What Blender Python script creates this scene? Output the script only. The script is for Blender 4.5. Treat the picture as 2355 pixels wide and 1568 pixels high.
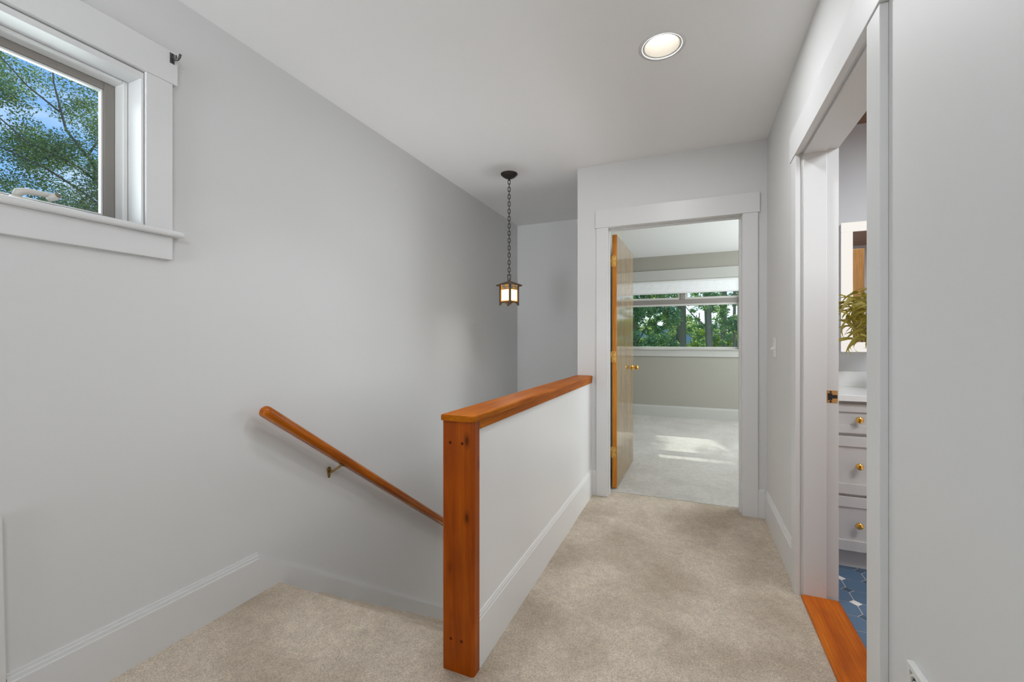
import bpy, bmesh, math, random
import numpy as np
from mathutils import Vector, Matrix

# ------------------------------------------------------------------ clear
for o in list(bpy.data.objects):
    bpy.data.objects.remove(o, do_unlink=True)
SC = bpy.context.scene
COL = SC.collection
random.seed(7)
RNG = np.random.default_rng(11)

# ------------------------------------------------------------------ camera
EYE = 1.17
cam_d = bpy.data.cameras.new('camera')
cam_d.sensor_width = 36.0
cam_d.lens = 36.0 * 984.0 / 2355.0
cam_d.shift_y = 2.0 / 2355.0
cam_d.clip_start = 0.02
cam_d.clip_end = 400
cam = bpy.data.objects.new('camera', cam_d)
COL.objects.link(cam)
cam.location = (0, 0, EYE)
cam.rotation_euler = (math.pi / 2, 0, math.atan2(413.0, 984.0))
SC.camera = cam

# ------------------------------------------------------------------ colour management
SC.view_settings.view_transform = 'Standard'
SC.view_settings.look = 'None'
SC.view_settings.exposure = 0.12
SC.view_settings.gamma = 1.0
SC.view_settings.use_curve_mapping = False
SC.cycles.use_denoising = True
SC.cycles.max_bounces = 12
SC.cycles.diffuse_bounces = 6
SC.cycles.glossy_bounces = 5
SC.cycles.transparent_max_bounces = 16
SC.cycles.sample_clamp_indirect = 6.0
SC.cycles.caustics_reflective = False
SC.cycles.caustics_refractive = False

# ------------------------------------------------------------------ sky
W = bpy.data.worlds.new('sky')
SC.world = W
W.use_nodes = True
nt = W.node_tree
nt.nodes.clear()
n_out = nt.nodes.new('ShaderNodeOutputWorld')
n_bg = nt.nodes.new('ShaderNodeBackground')
n_tc = nt.nodes.new('ShaderNodeTexCoord')
n_sep = nt.nodes.new('ShaderNodeSeparateXYZ')
n_rmp = nt.nodes.new('ShaderNodeValToRGB')
n_map = nt.nodes.new('ShaderNodeMapping')
n_map.inputs['Scale'].default_value = (3.0, 3.0, 9.0)
n_noi = nt.nodes.new('ShaderNodeTexNoise')
n_noi.inputs['Scale'].default_value = 2.2
n_noi.inputs['Detail'].default_value = 6
n_cr = nt.nodes.new('ShaderNodeValToRGB')
n_mix = nt.nodes.new('ShaderNodeMix')
n_mix.data_type = 'RGBA'
cr = n_rmp.color_ramp
cr.elements[0].position = 0.0
cr.elements[0].color = (0.80, 0.88, 0.98, 1)
cr.elements[1].position = 0.55
cr.elements[1].color = (0.13, 0.32, 0.80, 1)
e = cr.elements.new(0.07)
e.color = (0.80, 0.90, 1.0, 1)
e = cr.elements.new(0.22)
e.color = (0.21, 0.42, 0.78, 1)
c2 = n_cr.color_ramp
c2.elements[0].position = 0.50
c2.elements[0].color = (0, 0, 0, 1)
c2.elements[1].position = 0.72
c2.elements[1].color = (0.45, 0.45, 0.45, 1)
n_mix.inputs[7].default_value = (0.95, 0.96, 1.0, 1)
L = nt.links.new
L(n_tc.outputs['Generated'], n_sep.inputs[0])
L(n_sep.outputs['Z'], n_rmp.inputs[0])
L(n_tc.outputs['Generated'], n_map.inputs[0])
L(n_map.outputs[0], n_noi.inputs['Vector'])
L(n_noi.outputs['Fac'], n_cr.inputs[0])
L(n_cr.outputs[0], n_mix.inputs[0])
L(n_rmp.outputs[0], n_mix.inputs[6])
L(n_mix.outputs[2], n_bg.inputs['Color'])
L(n_bg.outputs[0], n_out.inputs[0])
n_bg.inputs['Strength'].default_value = 1.35

# ------------------------------------------------------------------ sun and large lights


def light(name, kind, loc, energy, color, direction=None, size=0.1, size_y=None, shape=None, spread=None, angle=None):
    d = bpy.data.lights.new(name, kind)
    d.energy = energy
    d.color = color
    if kind == 'AREA':
        d.shape = shape or ('RECTANGLE' if size_y else 'SQUARE')
        d.size = size
        if size_y:
            d.size_y = size_y
        if spread:
            d.spread = spread
    if kind == 'SUN' and angle:
        d.angle = angle
    if kind == 'POINT':
        d.shadow_soft_size = size
    o = bpy.data.objects.new(name, d)
    COL.objects.link(o)
    o.location = loc
    if direction is not None:
        o.rotation_euler = Vector(direction).to_track_quat('-Z', 'Y').to_euler()
    return o


light('sun', 'SUN', (0, 30, 30), 4.0, (1.0, 0.96, 0.90), (0.18, -0.80, -0.60), angle=0.009)
# unseen fill lights, added to brighten the hall, bedroom, bathroom and stairwell
light('rear_fill', 'AREA', (-1.40, -2.45, 1.25), 7.0, (0.91, 0.96, 1.0), (-0.10, 1, 0.19), 0.8, 2.0, spread=math.radians(46))  # added fill aimed at the far stairwell; no window stands behind it
light('ceiling_fill', 'AREA', (-0.90, -0.6, 1.25), 8.6, (0.89, 0.95, 1.0), (0, 0.12, 1), 1.5, 1.9, spread=math.radians(125))  # added upward fill behind the camera, brightens the ceiling
light('bedroom_fill', 'AREA', (2.35, 5.4, 1.5), 84, (0.90, 0.97, 1.0), (-1, 0, 0.0), 2.2, 1.5)  # added side fill for the bedroom; that wall has no window
light('bathroom_fill', 'AREA', (1.50, 1.15, 2.44), 44, (0.88, 0.95, 1.0), (0, 0, -1), 0.6)  # added bathroom fill without a fixture
light('vanity_fill', 'AREA', (1.45, 2.20, 2.44), 9, (0.88, 0.95, 1.0), (0, 0, -1), 0.5)  # second added bathroom fill, nearer the vanity
light('rear_high_fill', 'AREA', (0.24, -1.0, 2.43), 10, (0.94, 0.97, 1.0), (-0.55, 0.80, -0.70), 0.5, 0.16)  # added high fill for the landing and low left wall, no fixture
light('stair_fill', 'AREA', (-1.32, 3.70, -1.20), 10, (0.93, 0.97, 1.0), (0, 0.03, 1), 0.6, 0.8, spread=math.radians(75))  # added upward fill for the far ceiling and stair walls
light('daylight_landing_window', 'AREA', (-2.30, 0.37, 1.95), 16, (0.93, 0.97, 1.0), (1, 0.05, -0.45), 1.2, 0.7)
light('landing_ceiling_lamp', 'AREA', (-0.95, 1.40, 2.505), 2.9, (0.96, 0.98, 1.0), (0, 0, -1), 0.12, shape='DISK', spread=math.radians(105))

# ------------------------------------------------------------------ materials


def new_mat(name):
    m = bpy.data.materials.new(name)
    m.use_nodes = True
    return m, m.node_tree, m.node_tree.nodes['Principled BSDF']


def plain(name, col, rough=0.5, metal=0.0, coat=0.0, bump=0.0, bump_scale=200.0, spec=None):
    m, t, b = new_mat(name)
    b.inputs['Base Color'].default_value = (*col, 1)
    b.inputs['Roughness'].default_value = rough
    b.inputs['Metallic'].default_value = metal
    b.inputs['Coat Weight'].default_value = coat
    b.inputs['Coat Roughness'].default_value = 0.12
    if spec is not None:
        b.inputs['Specular IOR Level'].default_value = spec
    if bump:
        tc = t.nodes.new('ShaderNodeTexCoord')
        no = t.nodes.new('ShaderNodeTexNoise')
        no.inputs['Scale'].default_value = bump_scale
        no.inputs['Detail'].default_value = 3
        bu = t.nodes.new('ShaderNodeBump')
        bu.inputs['Strength'].default_value = bump
        bu.inputs['Distance'].default_value = 0.002
        t.links.new(tc.outputs['Object'], no.inputs['Vector'])
        t.links.new(no.outputs['Fac'], bu.inputs['Height'])
        t.links.new(bu.outputs[0], b.inputs['Normal'])
    return m


def emit(name, col, strength):
    m, t, b = new_mat(name)
    b.inputs['Base Color'].default_value = (0.02, 0.02, 0.02, 1)
    b.inputs['Emission Color'].default_value = (*col, 1)
    b.inputs['Emission Strength'].default_value = strength
    return m


def ramp(t, stops):
    r = t.nodes.new('ShaderNodeValToRGB')
    el = r.color_ramp.elements
    while len(el) > 1:
        el.remove(el[-1])
    el[0].position, el[0].color = stops[0][0], (*stops[0][1], 1)
    for p, c in stops[1:]:
        q = el.new(p)
        q.color = (*c, 1)
    return r


def mixc(t, fac, a, b, mode='MIX'):
    n = t.nodes.new('ShaderNodeMix')
    n.data_type = 'RGBA'
    n.blend_type = mode
    for sock, v in ((0, fac), (6, a), (7, b)):
        if isinstance(v, (int, float)):
            n.inputs[sock].default_value = v
        elif isinstance(v, tuple):
            n.inputs[sock].default_value = (*v, 1)
        else:
            t.links.new(v, n.inputs[sock])
    return n.outputs[2]


def carpet(name, dark, lite, worn):
    m, t, b = new_mat(name)
    tc = t.nodes.new('ShaderNodeTexCoord')
    co = tc.outputs['Object']

    def noise(scale, detail, rough=0.5):
        n = t.nodes.new('ShaderNodeTexNoise')
        n.inputs['Scale'].default_value = scale
        n.inputs['Detail'].default_value = detail
        n.inputs['Roughness'].default_value = rough
        t.links.new(co, n.inputs['Vector'])
        return n
    tuft = noise(230, 3, 0.7)
    mid = noise(34, 3)
    big = noise(3.0, 4, 0.55)
    r1 = ramp(t, [(0.30, dark), (0.66, lite)])
    t.links.new(tuft.outputs['Fac'], r1.inputs[0])
    r2 = ramp(t, [(0.36, worn), (0.60, (1.04, 1.04, 1.04))])
    t.links.new(big.outputs['Fac'], r2.inputs[0])
    r3 = ramp(t, [(0.3, (0.90, 0.90, 0.90)), (0.7, (1.06, 1.06, 1.06))])
    t.links.new(mid.outputs['Fac'], r3.inputs[0])
    c = mixc(t, 1.0, r1.outputs[0], r2.outputs[0], 'MULTIPLY')
    c = mixc(t, 1.0, c, r3.outputs[0], 'MULTIPLY')
    t.links.new(c, b.inputs['Base Color'])
    b.inputs['Roughness'].default_value = 1.0
    b.inputs['Specular IOR Level'].default_value = 0.05
    b.inputs['Sheen Weight'].default_value = 0.15
    bu = t.nodes.new('ShaderNodeBump')
    bu.inputs['Strength'].default_value = 0.9
    bu.inputs['Distance'].default_value = 0.006
    t.links.new(tuft.outputs['Fac'], bu.inputs['Height'])
    t.links.new(bu.outputs[0], b.inputs['Normal'])
    return m


def wood(name, axis, dark, base, lite, knots=True, coat=0.7, rough=0.3, grain=1.0, knotcol=None, spec=0.5):
    m, t, b = new_mat(name)
    tc = t.nodes.new('ShaderNodeTexCoord')
    co = tc.outputs['Object']

    def mapped(sc_long, sc_cross):
        mp = t.nodes.new('ShaderNodeMapping')
        s = [sc_cross] * 3
        s[axis] = sc_long
        mp.inputs['Scale'].default_value = s
        t.links.new(co, mp.inputs[0])
        return mp.outputs[0]

    def noise(vec, scale, detail, dist=0.0):
        n = t.nodes.new('ShaderNodeTexNoise')
        n.inputs['Scale'].default_value = scale
        n.inputs['Detail'].default_value = detail
        n.inputs['Distortion'].default_value = dist
        t.links.new(vec, n.inputs['Vector'])
        return n.outputs['Fac']
    broad = noise(mapped(0.8, 7.0), 1.3, 3, 1.2)
    fine = noise(mapped(2.0, 70.0), 3.0, 4, 0.3)
    blot = noise(mapped(2.5, 6.0), 1.4, 3)
    r1 = ramp(t, [(0.28, dark), (0.5, base), (0.74, lite)])
    t.links.new(broad, r1.inputs[0])
    r2 = ramp(t, [(0.30, (1 - 0.30 * grain,) * 3), (0.65, (1.05, 1.05, 1.05))])
    t.links.new(fine, r2.inputs[0])
    c = mixc(t, 1.0, r1.outputs[0], r2.outputs[0], 'MULTIPLY')
    r3 = ramp(t, [(0.32, (0.72, 0.66, 0.6)), (0.55, (1, 1, 1))])
    t.links.new(blot, r3.inputs[0])
    c = mixc(t, 0.8, c, r3.outputs[0], 'MULTIPLY')
    if knots:
        vo = t.nodes.new('ShaderNodeTexVoronoi')
        vo.inputs['Scale'].default_value = 1.0
        t.links.new(mapped(7.0, 15.0), vo.inputs['Vector'])
        sepc = t.nodes.new('ShaderNodeSeparateColor')
        t.links.new(vo.outputs['Color'], sepc.inputs[0])
        gt = t.nodes.new('ShaderNodeMath')
        gt.operation = 'GREATER_THAN'
        gt.inputs[1].default_value = 0.45
        t.links.new(sepc.outputs[0], gt.inputs[0])
        rk = ramp(t, [(0.06, (0.85, 0.85, 0.85)), (0.13, (0.4, 0.4, 0.4)), (0.26, (0, 0, 0))])
        t.links.new(vo.outputs['Distance'], rk.inputs[0])
        mu = t.nodes.new('ShaderNodeMath')
        mu.operation = 'MULTIPLY'
        t.links.new(gt.outputs[0], mu.inputs[0])
        t.links.new(rk.outputs[0], mu.inputs[1])
        kc = knotcol or tuple(x * 0.25 for x in dark)
        c = mixc(t, mu.outputs[0], c, kc)
    t.links.new(c, b.inputs['Base Color'])
    b.inputs['Roughness'].default_value = rough
    b.inputs['Specular IOR Level'].default_value = spec
    b.inputs['Coat Weight'].default_value = coat
    b.inputs['Coat Roughness'].default_value = 0.15
    bu = t.nodes.new('ShaderNodeBump')
    bu.inputs['Strength'].default_value = 0.08
    bu.inputs['Distance'].default_value = 0.001
    t.links.new(fine, bu.inputs['Height'])
    t.links.new(bu.outputs[0], b.inputs['Normal'])
    return m


def glass_mat(name, tint=(1, 1, 1), ior=1.45):
    m = bpy.data.materials.new(name)
    m.use_nodes = True
    t = m.node_tree
    t.nodes.clear()
    out = t.nodes.new('ShaderNodeOutputMaterial')
    tr = t.nodes.new('ShaderNodeBsdfTransparent')
    tr.inputs[0].default_value = (*tint, 1)
    gl = t.nodes.new('ShaderNodeBsdfGlossy')
    gl.inputs['Roughness'].default_value = 0.02
    fr = t.nodes.new('ShaderNodeFresnel')
    fr.inputs['IOR'].default_value = ior
    mx = t.nodes.new('ShaderNodeMixShader')
    t.links.new(fr.outputs[0], mx.inputs[0])
    t.links.new(tr.outputs[0], mx.inputs[1])
    t.links.new(gl.outputs[0], mx.inputs[2])
    t.links.new(mx.outputs[0], out.inputs[0])
    return m


def leaf_mat(name, stops, trans=0.35):
    m = bpy.data.materials.new(name)
    m.use_nodes = True
    t = m.node_tree
    t.nodes.clear()
    out = t.nodes.new('ShaderNodeOutputMaterial')
    geo = t.nodes.new('ShaderNodeNewGeometry')
    r = ramp(t, stops)
    t.links.new(geo.outputs['Random Per Island'], r.inputs[0])
    di = t.nodes.new('ShaderNodeBsdfDiffuse')
    tl = t.nodes.new('ShaderNodeBsdfTranslucent')
    gl = t.nodes.new('ShaderNodeBsdfGlossy')
    gl.inputs['Roughness'].default_value = 0.45
    mx = t.nodes.new('ShaderNodeMixShader')
    mx.inputs[0].default_value = trans
    mx2 = t.nodes.new('ShaderNodeMixShader')
    mx2.inputs[0].default_value = 0.06
    t.links.new(r.outputs[0], di.inputs[0])
    c = mixc(t, 1.0, r.outputs[0], (1.6, 1.5, 0.6), 'MULTIPLY')
    t.links.new(c, tl.inputs[0])
    t.links.new(di.outputs[0], mx.inputs[1])
    t.links.new(tl.outputs[0], mx.inputs[2])
    t.links.new(mx.outputs[0], mx2.inputs[1])
    t.links.new(gl.outputs[0], mx2.inputs[2])
    t.links.new(mx2.outputs[0], out.inputs[0])
    return m


M = {}
M['wall'] = plain('wall_paint', (0.69, 0.69, 0.685), 0.55, bump=0.05, bump_scale=160)
M['ceil'] = plain('ceiling_paint', (0.88, 0.88, 0.88), 0.8, bump=0.05, bump_scale=160)
M['trim'] = plain('trim_paint', (0.71, 0.71, 0.71), 0.36, bump=0.04, bump_scale=90)
M['trim_bed'] = plain('almond_trim', (0.50, 0.50, 0.47), 0.35)
M['panel'] = plain('panel_paint', (0.84, 0.84, 0.84), 0.25, bump=0.03, bump_scale=40)
M['taupe'] = plain('taupe_paint', (0.36, 0.345, 0.30), 0.6, bump=0.05, bump_scale=160)
M['bathwall'] = plain('bathroom_paint', (0.62, 0.62, 0.63), 0.5)
M['carpet'] = carpet('hall_carpet', (0.42, 0.352, 0.277), (0.86, 0.745, 0.605), (0.76, 0.73, 0.69))
M['carpet2'] = carpet('bedroom_carpet', (0.47, 0.45, 0.41), (0.71, 0.69, 0.645), (0.93, 0.93, 0.92))
HONEY = ((0.27, 0.044, 0.0005), (0.41, 0.080, 0.001), (0.54, 0.130, 0.002))
HONEY_LIT = ((0.34, 0.075, 0.002), (0.45, 0.118, 0.004), (0.54, 0.165, 0.007))  # paler honey for the cap: light from above put into the colour
M['wood_z'] = wood('honey_wood_upright', 2, *HONEY, coat=0.0, spec=0.2, grain=0.55)
M['wood_y'] = wood('honey_wood_long', 1, *HONEY_LIT, coat=0.0, spec=0.06, rough=0.42)
M['wood_plug'] = plain('wood_plug', (0.12, 0.022, 0.002), 0.5, spec=0.1)
M['rail'] = wood('handrail_wood', 1, (0.27, 0.050, 0.001), (0.45, 0.110, 0.002), (0.60, 0.180, 0.004), knots=False, coat=0.12, rough=0.25, spec=0.2)
M['thresh'] = wood('threshold_wood', 1, (0.42, 0.075, 0.002), (0.57, 0.130, 0.004), (0.69, 0.190, 0.008), spec=0.2, coat=0.0, rough=0.35)
M['door_face'] = wood('door_veneer', 2, (0.17, 0.095, 0.028), (0.27, 0.165, 0.055), (0.34, 0.22, 0.085), knots=False, coat=0.9, rough=0.5, grain=1.2, spec=0.1)
M['door_face'].node_tree.nodes['Principled BSDF'].inputs['Coat Roughness'].default_value = 0.07
M['door_edge'] = wood('door_edge_wood', 2, (0.60, 0.18, 0.012), (0.76, 0.26, 0.020), (0.82, 0.33, 0.04), knots=False, coat=0.0, spec=0.25)
M['bathdoor'] = wood('bath_door_veneer', 2, (0.45, 0.20, 0.05), (0.60, 0.29, 0.08), (0.66, 0.35, 0.11), knots=False, coat=0.4)
M['cedar'] = wood('cedar_ceiling', 0, (0.16, 0.07, 0.03), (0.26, 0.12, 0.05), (0.32, 0.16, 0.07), knots=False, coat=0.1)
M['brass'] = plain('brass', (0.78, 0.46, 0.13), 0.28, metal=1.0)
M['strike'] = plain('strike_brass', (0.62, 0.34, 0.13), 0.4, metal=0.3)
M['gold'] = plain('polished_brass', (0.90, 0.52, 0.12), 0.14, metal=1.0)
M['oldbrass'] = plain('dull_brass', (0.30, 0.19, 0.06), 0.4, metal=0.8)
M['screw'] = plain('screw_head', (0.10, 0.05, 0.02), 0.5, metal=0.5)
M['steel'] = plain('dark_steel', (0.11, 0.11, 0.11), 0.4, metal=0.7)
M['black'] = plain('hole_screw_black', (0.02, 0.02, 0.022), 0.5)
M['bronze'] = plain('aged_bronze', (0.035, 0.030, 0.027), 0.5, metal=0.4)
M['lantern'] = plain('lantern_bronze', (0.13, 0.085, 0.06), 0.5, metal=0.3)
M['sash'] = plain('taupe_sash', (0.27, 0.245, 0.225), 0.4)
M['vinyl'] = plain('almond_sash', (0.62, 0.61, 0.57), 0.35)
M['white'] = plain('white_plastic', (0.80, 0.80, 0.79), 0.3)
M['vent'] = plain('vent_enamel', (0.72, 0.72, 0.70), 0.4)
M['dark'] = plain('vent_dark', (0.02, 0.02, 0.02), 0.9)
M['pewter'] = plain('crank_enamel', (0.66, 0.63, 0.58), 0.35, metal=0.1)
M['crankend'] = plain('crank_end', (0.26, 0.19, 0.15), 0.5)
M['glass'] = glass_mat('window_glass', (0.93, 0.97, 0.96))
M['quartz'] = plain('white_quartz', (0.82, 0.82, 0.81), 0.15, coat=0.3)
M['cabinet'] = plain('cabinet_paint', (0.62, 0.60, 0.59), 0.35)
M['mirror'] = plain('mirror_silver', (0.92, 0.92, 0.92), 0.01, metal=1.0)
M['led'] = emit('led_band', (1.0, 0.95, 0.88), 0.80)
M['lens'] = emit('lamp_lens', (1.0, 0.97, 0.91), 2.7)
M['reflector'] = plain('lamp_reflector', (0.80, 0.76, 0.69), 0.5)
M['art'] = emit('lantern_glass', (1.0, 0.86, 0.52), 2.6)
M['amber'] = emit('amber_glass', (1.0, 0.42, 0.04), 0.75)
M['artgrey'] = emit('grey_art_glass', (0.45, 0.43, 0.38), 0.55)
M['bulb'] = emit('bulb_glow', (1.0, 0.85, 0.55), 8.0)
M['shade'] = plain('shade_fabric', (0.90, 0.91, 0.92), 0.9)
M['tile'] = plain('blue_tile', (0.10, 0.17, 0.27), 0.45, bump=0.05, bump_scale=60)
M['dotblue'] = plain('dark_blue_dot', (0.055, 0.11, 0.17), 0.4)
M['dotwhite'] = plain('white_dot', (0.85, 0.83, 0.80), 0.35)
M['grout'] = plain('grout', (0.70, 0.60, 0.52), 0.9)
M['bark'] = plain('bark', (0.16, 0.135, 0.115), 0.95, bump=0.6, bump_scale=14)
M['bark2'] = plain('pale_bark', (0.36, 0.30, 0.215), 0.95, bump=0.6, bump_scale=14)
M['lawn'] = plain('lawn', (0.10, 0.17, 0.05), 1.0)
M['hill'] = plain('hazy_hill', (0.34, 0.44, 0.47), 1.0)  # distance haze put into the pale blue-green colour
M['leaf_a'] = leaf_mat('maple_leaf', [(0.0, (0.055, 0.13, 0.075)), (0.5, (0.12, 0.23, 0.10)), (0.85, (0.22, 0.36, 0.11)), (1.0, (0.42, 0.48, 0.16))], 0.4)
M['leaf_b'] = leaf_mat('broad_leaf', [(0.0, (0.11, 0.24, 0.16)), (0.5, (0.23, 0.42, 0.25)), (0.9, (0.44, 0.60, 0.36)), (1.0, (0.70, 0.76, 0.40))], 0.5)
M['leaf_c'] = leaf_mat('sunny_leaf', [(0.0, (0.16, 0.30, 0.04)), (0.5, (0.34, 0.46, 0.07)), (1.0, (0.55, 0.60, 0.16))], 0.5)
M['plant'] = leaf_mat('strap_leaf', [(0.0, (0.13, 0.15, 0.04)), (0.4, (0.30, 0.28, 0.06)), (0.8, (0.46, 0.36, 0.10)), (1.0, (0.40, 0.38, 0.30))], 0.5)
M['pot'] = plain('glazed_pot', (0.55, 0.54, 0.50), 0.3)

# ------------------------------------------------------------------ helpers


def tag(o, label=None, cat=None, group=None, kind=None):
    for k, v in (('label', label), ('category', cat), ('group', group), ('kind', kind)):
        if v:
            o[k] = v
    return o


def empty(name, loc=(0, 0, 0), label=None, cat=None, group=None, kind=None, rotz=0.0):
    o = bpy.data.objects.new(name, None)
    COL.objects.link(o)
    o.location = loc
    o.rotation_euler = (0, 0, rotz)
    o.empty_display_size = 0.05
    return tag(o, label, cat, group, kind)


def worldloc(p):
    v = Vector((0, 0, 0))
    while p is not None:
        v += p.location
        p = p.parent
    return v


def link(name, me, parent=None, mats=()):
    o = bpy.data.objects.new(name, me)
    for m in mats:
        me.materials.append(m)
    COL.objects.link(o)
    if parent is not None:
        o.parent = parent
    return o


def fin(name, bm, mats, parent=None, local=False, smooth=False):
    """Link a bmesh (built in world space unless local) as one object; its origin goes to its own base centre."""
    if not isinstance(mats, (list, tuple)):
        mats = [mats]
    bmesh.ops.recalc_face_normals(bm, faces=bm.faces[:])
    cs = [v.co for v in bm.verts]
    lo = Vector((min(c.x for c in cs), min(c.y for c in cs), min(c.z for c in cs)))
    hi = Vector((max(c.x for c in cs), max(c.y for c in cs), max(c.z for c in cs)))
    org = Vector(((lo.x + hi.x) / 2, (lo.y + hi.y) / 2, lo.z))
    bmesh.ops.translate(bm, verts=bm.verts[:], vec=-org)
    me = bpy.data.meshes.new(name)
    bm.to_mesh(me)
    bm.free()
    if smooth:
        me.polygons.foreach_set('use_smooth', [True] * len(me.polygons))
    o = link(name, me, parent, mats)
    if parent is not None and not local:
        o.location = org - worldloc(parent)
    else:
        o.location = org
    return o


def add_box(bm, a, b, bevel=0.0, mi=0, seg=2):
    lo = [min(a[i], b[i]) for i in range(3)]
    hi = [max(a[i], b[i]) for i in range(3)]
    vs = [bm.verts.new((x, y, z)) for x in (lo[0], hi[0]) for y in (lo[1], hi[1]) for z in (lo[2], hi[2])]
    q = [(0, 1, 3, 2), (4, 6, 7, 5), (0, 4, 5, 1), (2, 3, 7, 6), (0, 2, 6, 4), (1, 5, 7, 3)]
    fs = [bm.faces.new([vs[i] for i in f]) for f in q]
    for f in fs:
        f.material_index = mi
    if bevel:
        es = list({e for f in fs for e in f.edges})
        r = bmesh.ops.bevel(bm, geom=es, offset=bevel, segments=seg, affect='EDGES', profile=0.5)
        for f in r['faces']:
            f.material_index = mi
    return fs


def box(name, a, b, mat, parent=None, bevel=0.0, local=False, seg=2):
    bm = bmesh.new()
    add_box(bm, a, b, bevel, 0, seg)
    return fin(name, bm, mat, parent, local)


def add_prism(bm, pts, axis, a, b, mi=0):
    """Extrude the polygon pts (two coordinates, in the order of the two other axes) from a to b along axis."""
    def P(p, t):
        c = list(p)
        c.insert(axis, t)
        return bm.verts.new(c)
    A = [P(p, a) for p in pts]
    B = [P(p, b) for p in pts]
    n = len(pts)
    fs = [bm.faces.new(A), bm.faces.new(B[::-1])]
    for i in range(n):
        fs.append(bm.faces.new((A[i], B[i], B[(i + 1) % n], A[(i + 1) % n])))
    for f in fs:
        f.material_index = mi
    return fs


def prism(name, pts, axis, a, b, mat, parent=None, smooth=False):
    bm = bmesh.new()
    add_prism(bm, pts, axis, a, b)
    return fin(name, bm, mat, parent, smooth=smooth)


def add_lathe(bm, prof, center, axis=2, seg=24, mi=0, cap=True):
    """Revolve (radius, height) pairs round an axis through center."""
    c = Vector(center)
    rings = []
    ax = [Vector((1, 0, 0)), Vector((0, 1, 0)), Vector((0, 0, 1))]
    w = ax[axis]
    u = ax[(axis + 1) % 3]
    v = ax[(axis + 2) % 3]
    for r, h in prof:
        rings.append([bm.verts.new(c + w * h + (u * math.cos(2 * math.pi * i / seg) + v * math.sin(2 * math.pi * i / seg)) * r) for i in range(seg)])
    fs = []
    for k in range(len(rings) - 1):
        for i in range(seg):
            fs.append(bm.faces.new((rings[k][i], rings[k][(i + 1) % seg], rings[k + 1][(i + 1) % seg], rings[k + 1][i])))
    if cap:
        fs.append(bm.faces.new(rings[0][::-1]))
        fs.append(bm.faces.new(rings[-1]))
    for f in fs:
        f.material_index = mi
        f.smooth = True
    return fs


def lathe(name, prof, center, mat, parent=None, axis=2, seg=24, cap=True, smooth=True):
    bm = bmesh.new()
    add_lathe(bm, prof, center, axis, seg, 0, cap)
    o = fin(name, bm, mat, parent)
    return o


def add_tube(bm, pts, radii, seg=8, closed=False, mi=0):
    pts = [Vector(p) for p in pts]
    if not isinstance(radii, (list, tuple)):
        radii = [radii] * len(pts)
    n = len(pts)
    rings = []
    prev = None
    for i, p in enumerate(pts):
        if closed:
            d = pts[(i + 1) % n] - pts[(i - 1) % n]
        else:
            d = pts[min(i + 1, n - 1)] - pts[max(i - 1, 0)]
        d.normalize()
        if prev is None:
            h = Vector((0, 0, 1)) if abs(d.z) < 0.9 else Vector((1, 0, 0))
            u = d.cross(h).normalized()
        else:
            u = (prev - d * prev.dot(d)).normalized()
        prev = u
        w = d.cross(u)
        rings.append([bm.verts.new(p + (u * math.cos(2 * math.pi * k / seg) + w * math.sin(2 * math.pi * k / seg)) * radii[i]) for k in range(seg)])
    fs = []
    for i in range(n if closed else n - 1):
        a, b = rings[i], rings[(i + 1) % n]
        for k in range(seg):
            fs.append(bm.faces.new((a[k], a[(k + 1) % seg], b[(k + 1) % seg], b[k])))
    if not closed:
        fs.append(bm.faces.new(rings[0][::-1]))
        fs.append(bm.faces.new(rings[-1]))
    for f in fs:
        f.smooth = True
        f.material_index = mi
    return fs


def structure(o):
    o['kind'] = 'structure'
    return o


def plain_wall(name, boxes, mat):
    bm = bmesh.new()
    for a, b in boxes:
        add_box(bm, a, b)
    return structure(fin(name, bm, mat))


# ------------------------------------------------------------------ dimensions (metres)
XL, XR = -1.87, 0.462          # hall walls
YD = 3.275                     # wall with the bedroom door
YS = 4.62                      # far wall of the stairwell
CZ = 2.52                      # ceiling
HWL, HWR = -0.820, -0.708      # half wall
YB = -2.6                      # wall behind the camera
RUN, RISE = 0.254, 0.183
Y0 = 1.5                       # top nosing

# ------------------------------------------------------------------ floors
NOSE = [(Y0 - 0.022 + 0.022 * math.sin(a), -0.022 + 0.022 * math.cos(a)) for a in [i * math.pi / 12 for i in range(0, 13)]]
bm = bmesh.new()
add_prism(bm, [(YB, -0.25), (YB, 0.0)] + NOSE + [(Y0 - 0.03, -0.044), (Y0 - 0.03, -0.25)], 0, XL, HWL + 0.004)
add_box(bm, (HWL + 0.004, YB, -0.25), (XR + 0.012, 3.392, 0.0))
fl = structure(fin('floor', bm, M['carpet']))
flb = structure(box('floor_bedroom', (-2.7, 3.392, -0.25), (2.5, 7.1, 0.002), M['carpet2']))

# ------------------------------------------------------------------ walls
wy0, wy1, wz0, wz1 = -0.19, 0.929, 1.575, 2.16          # landing window opening
plain_wall('wall_left', [((XL - 0.16, YB, -2.6), (XL, wy0, CZ)), ((XL - 0.16, wy1, -2.6), (XL, YS, CZ)),
                         ((XL - 0.16, wy0, -2.6), (XL, wy1, wz0)), ((XL - 0.16, wy0, wz1), (XL, wy1, CZ))], M['wall'])
plain_wall('wall_stairwell', [((XL - 0.16, YS, -2.6), (HWR, YS + 0.12, CZ)), ((HWL, YD, -2.6), (HWR, YS, CZ))], M['wall'])
dx0, dx1, dz = -0.600, 0.336, 2.056                       # rough opening of the bedroom door
plain_wall('wall_front', [((HWR, YD, -0.1), (dx0, 3.39, CZ)), ((dx1, YD, -0.1), (XR + 0.13, 3.39, CZ)), ((dx0, YD, dz), (dx1, 3.39, CZ))], M['wall'])
by0, by1, bz = 1.440, 2.360, 2.060                        # rough opening of the bathroom door
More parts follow.
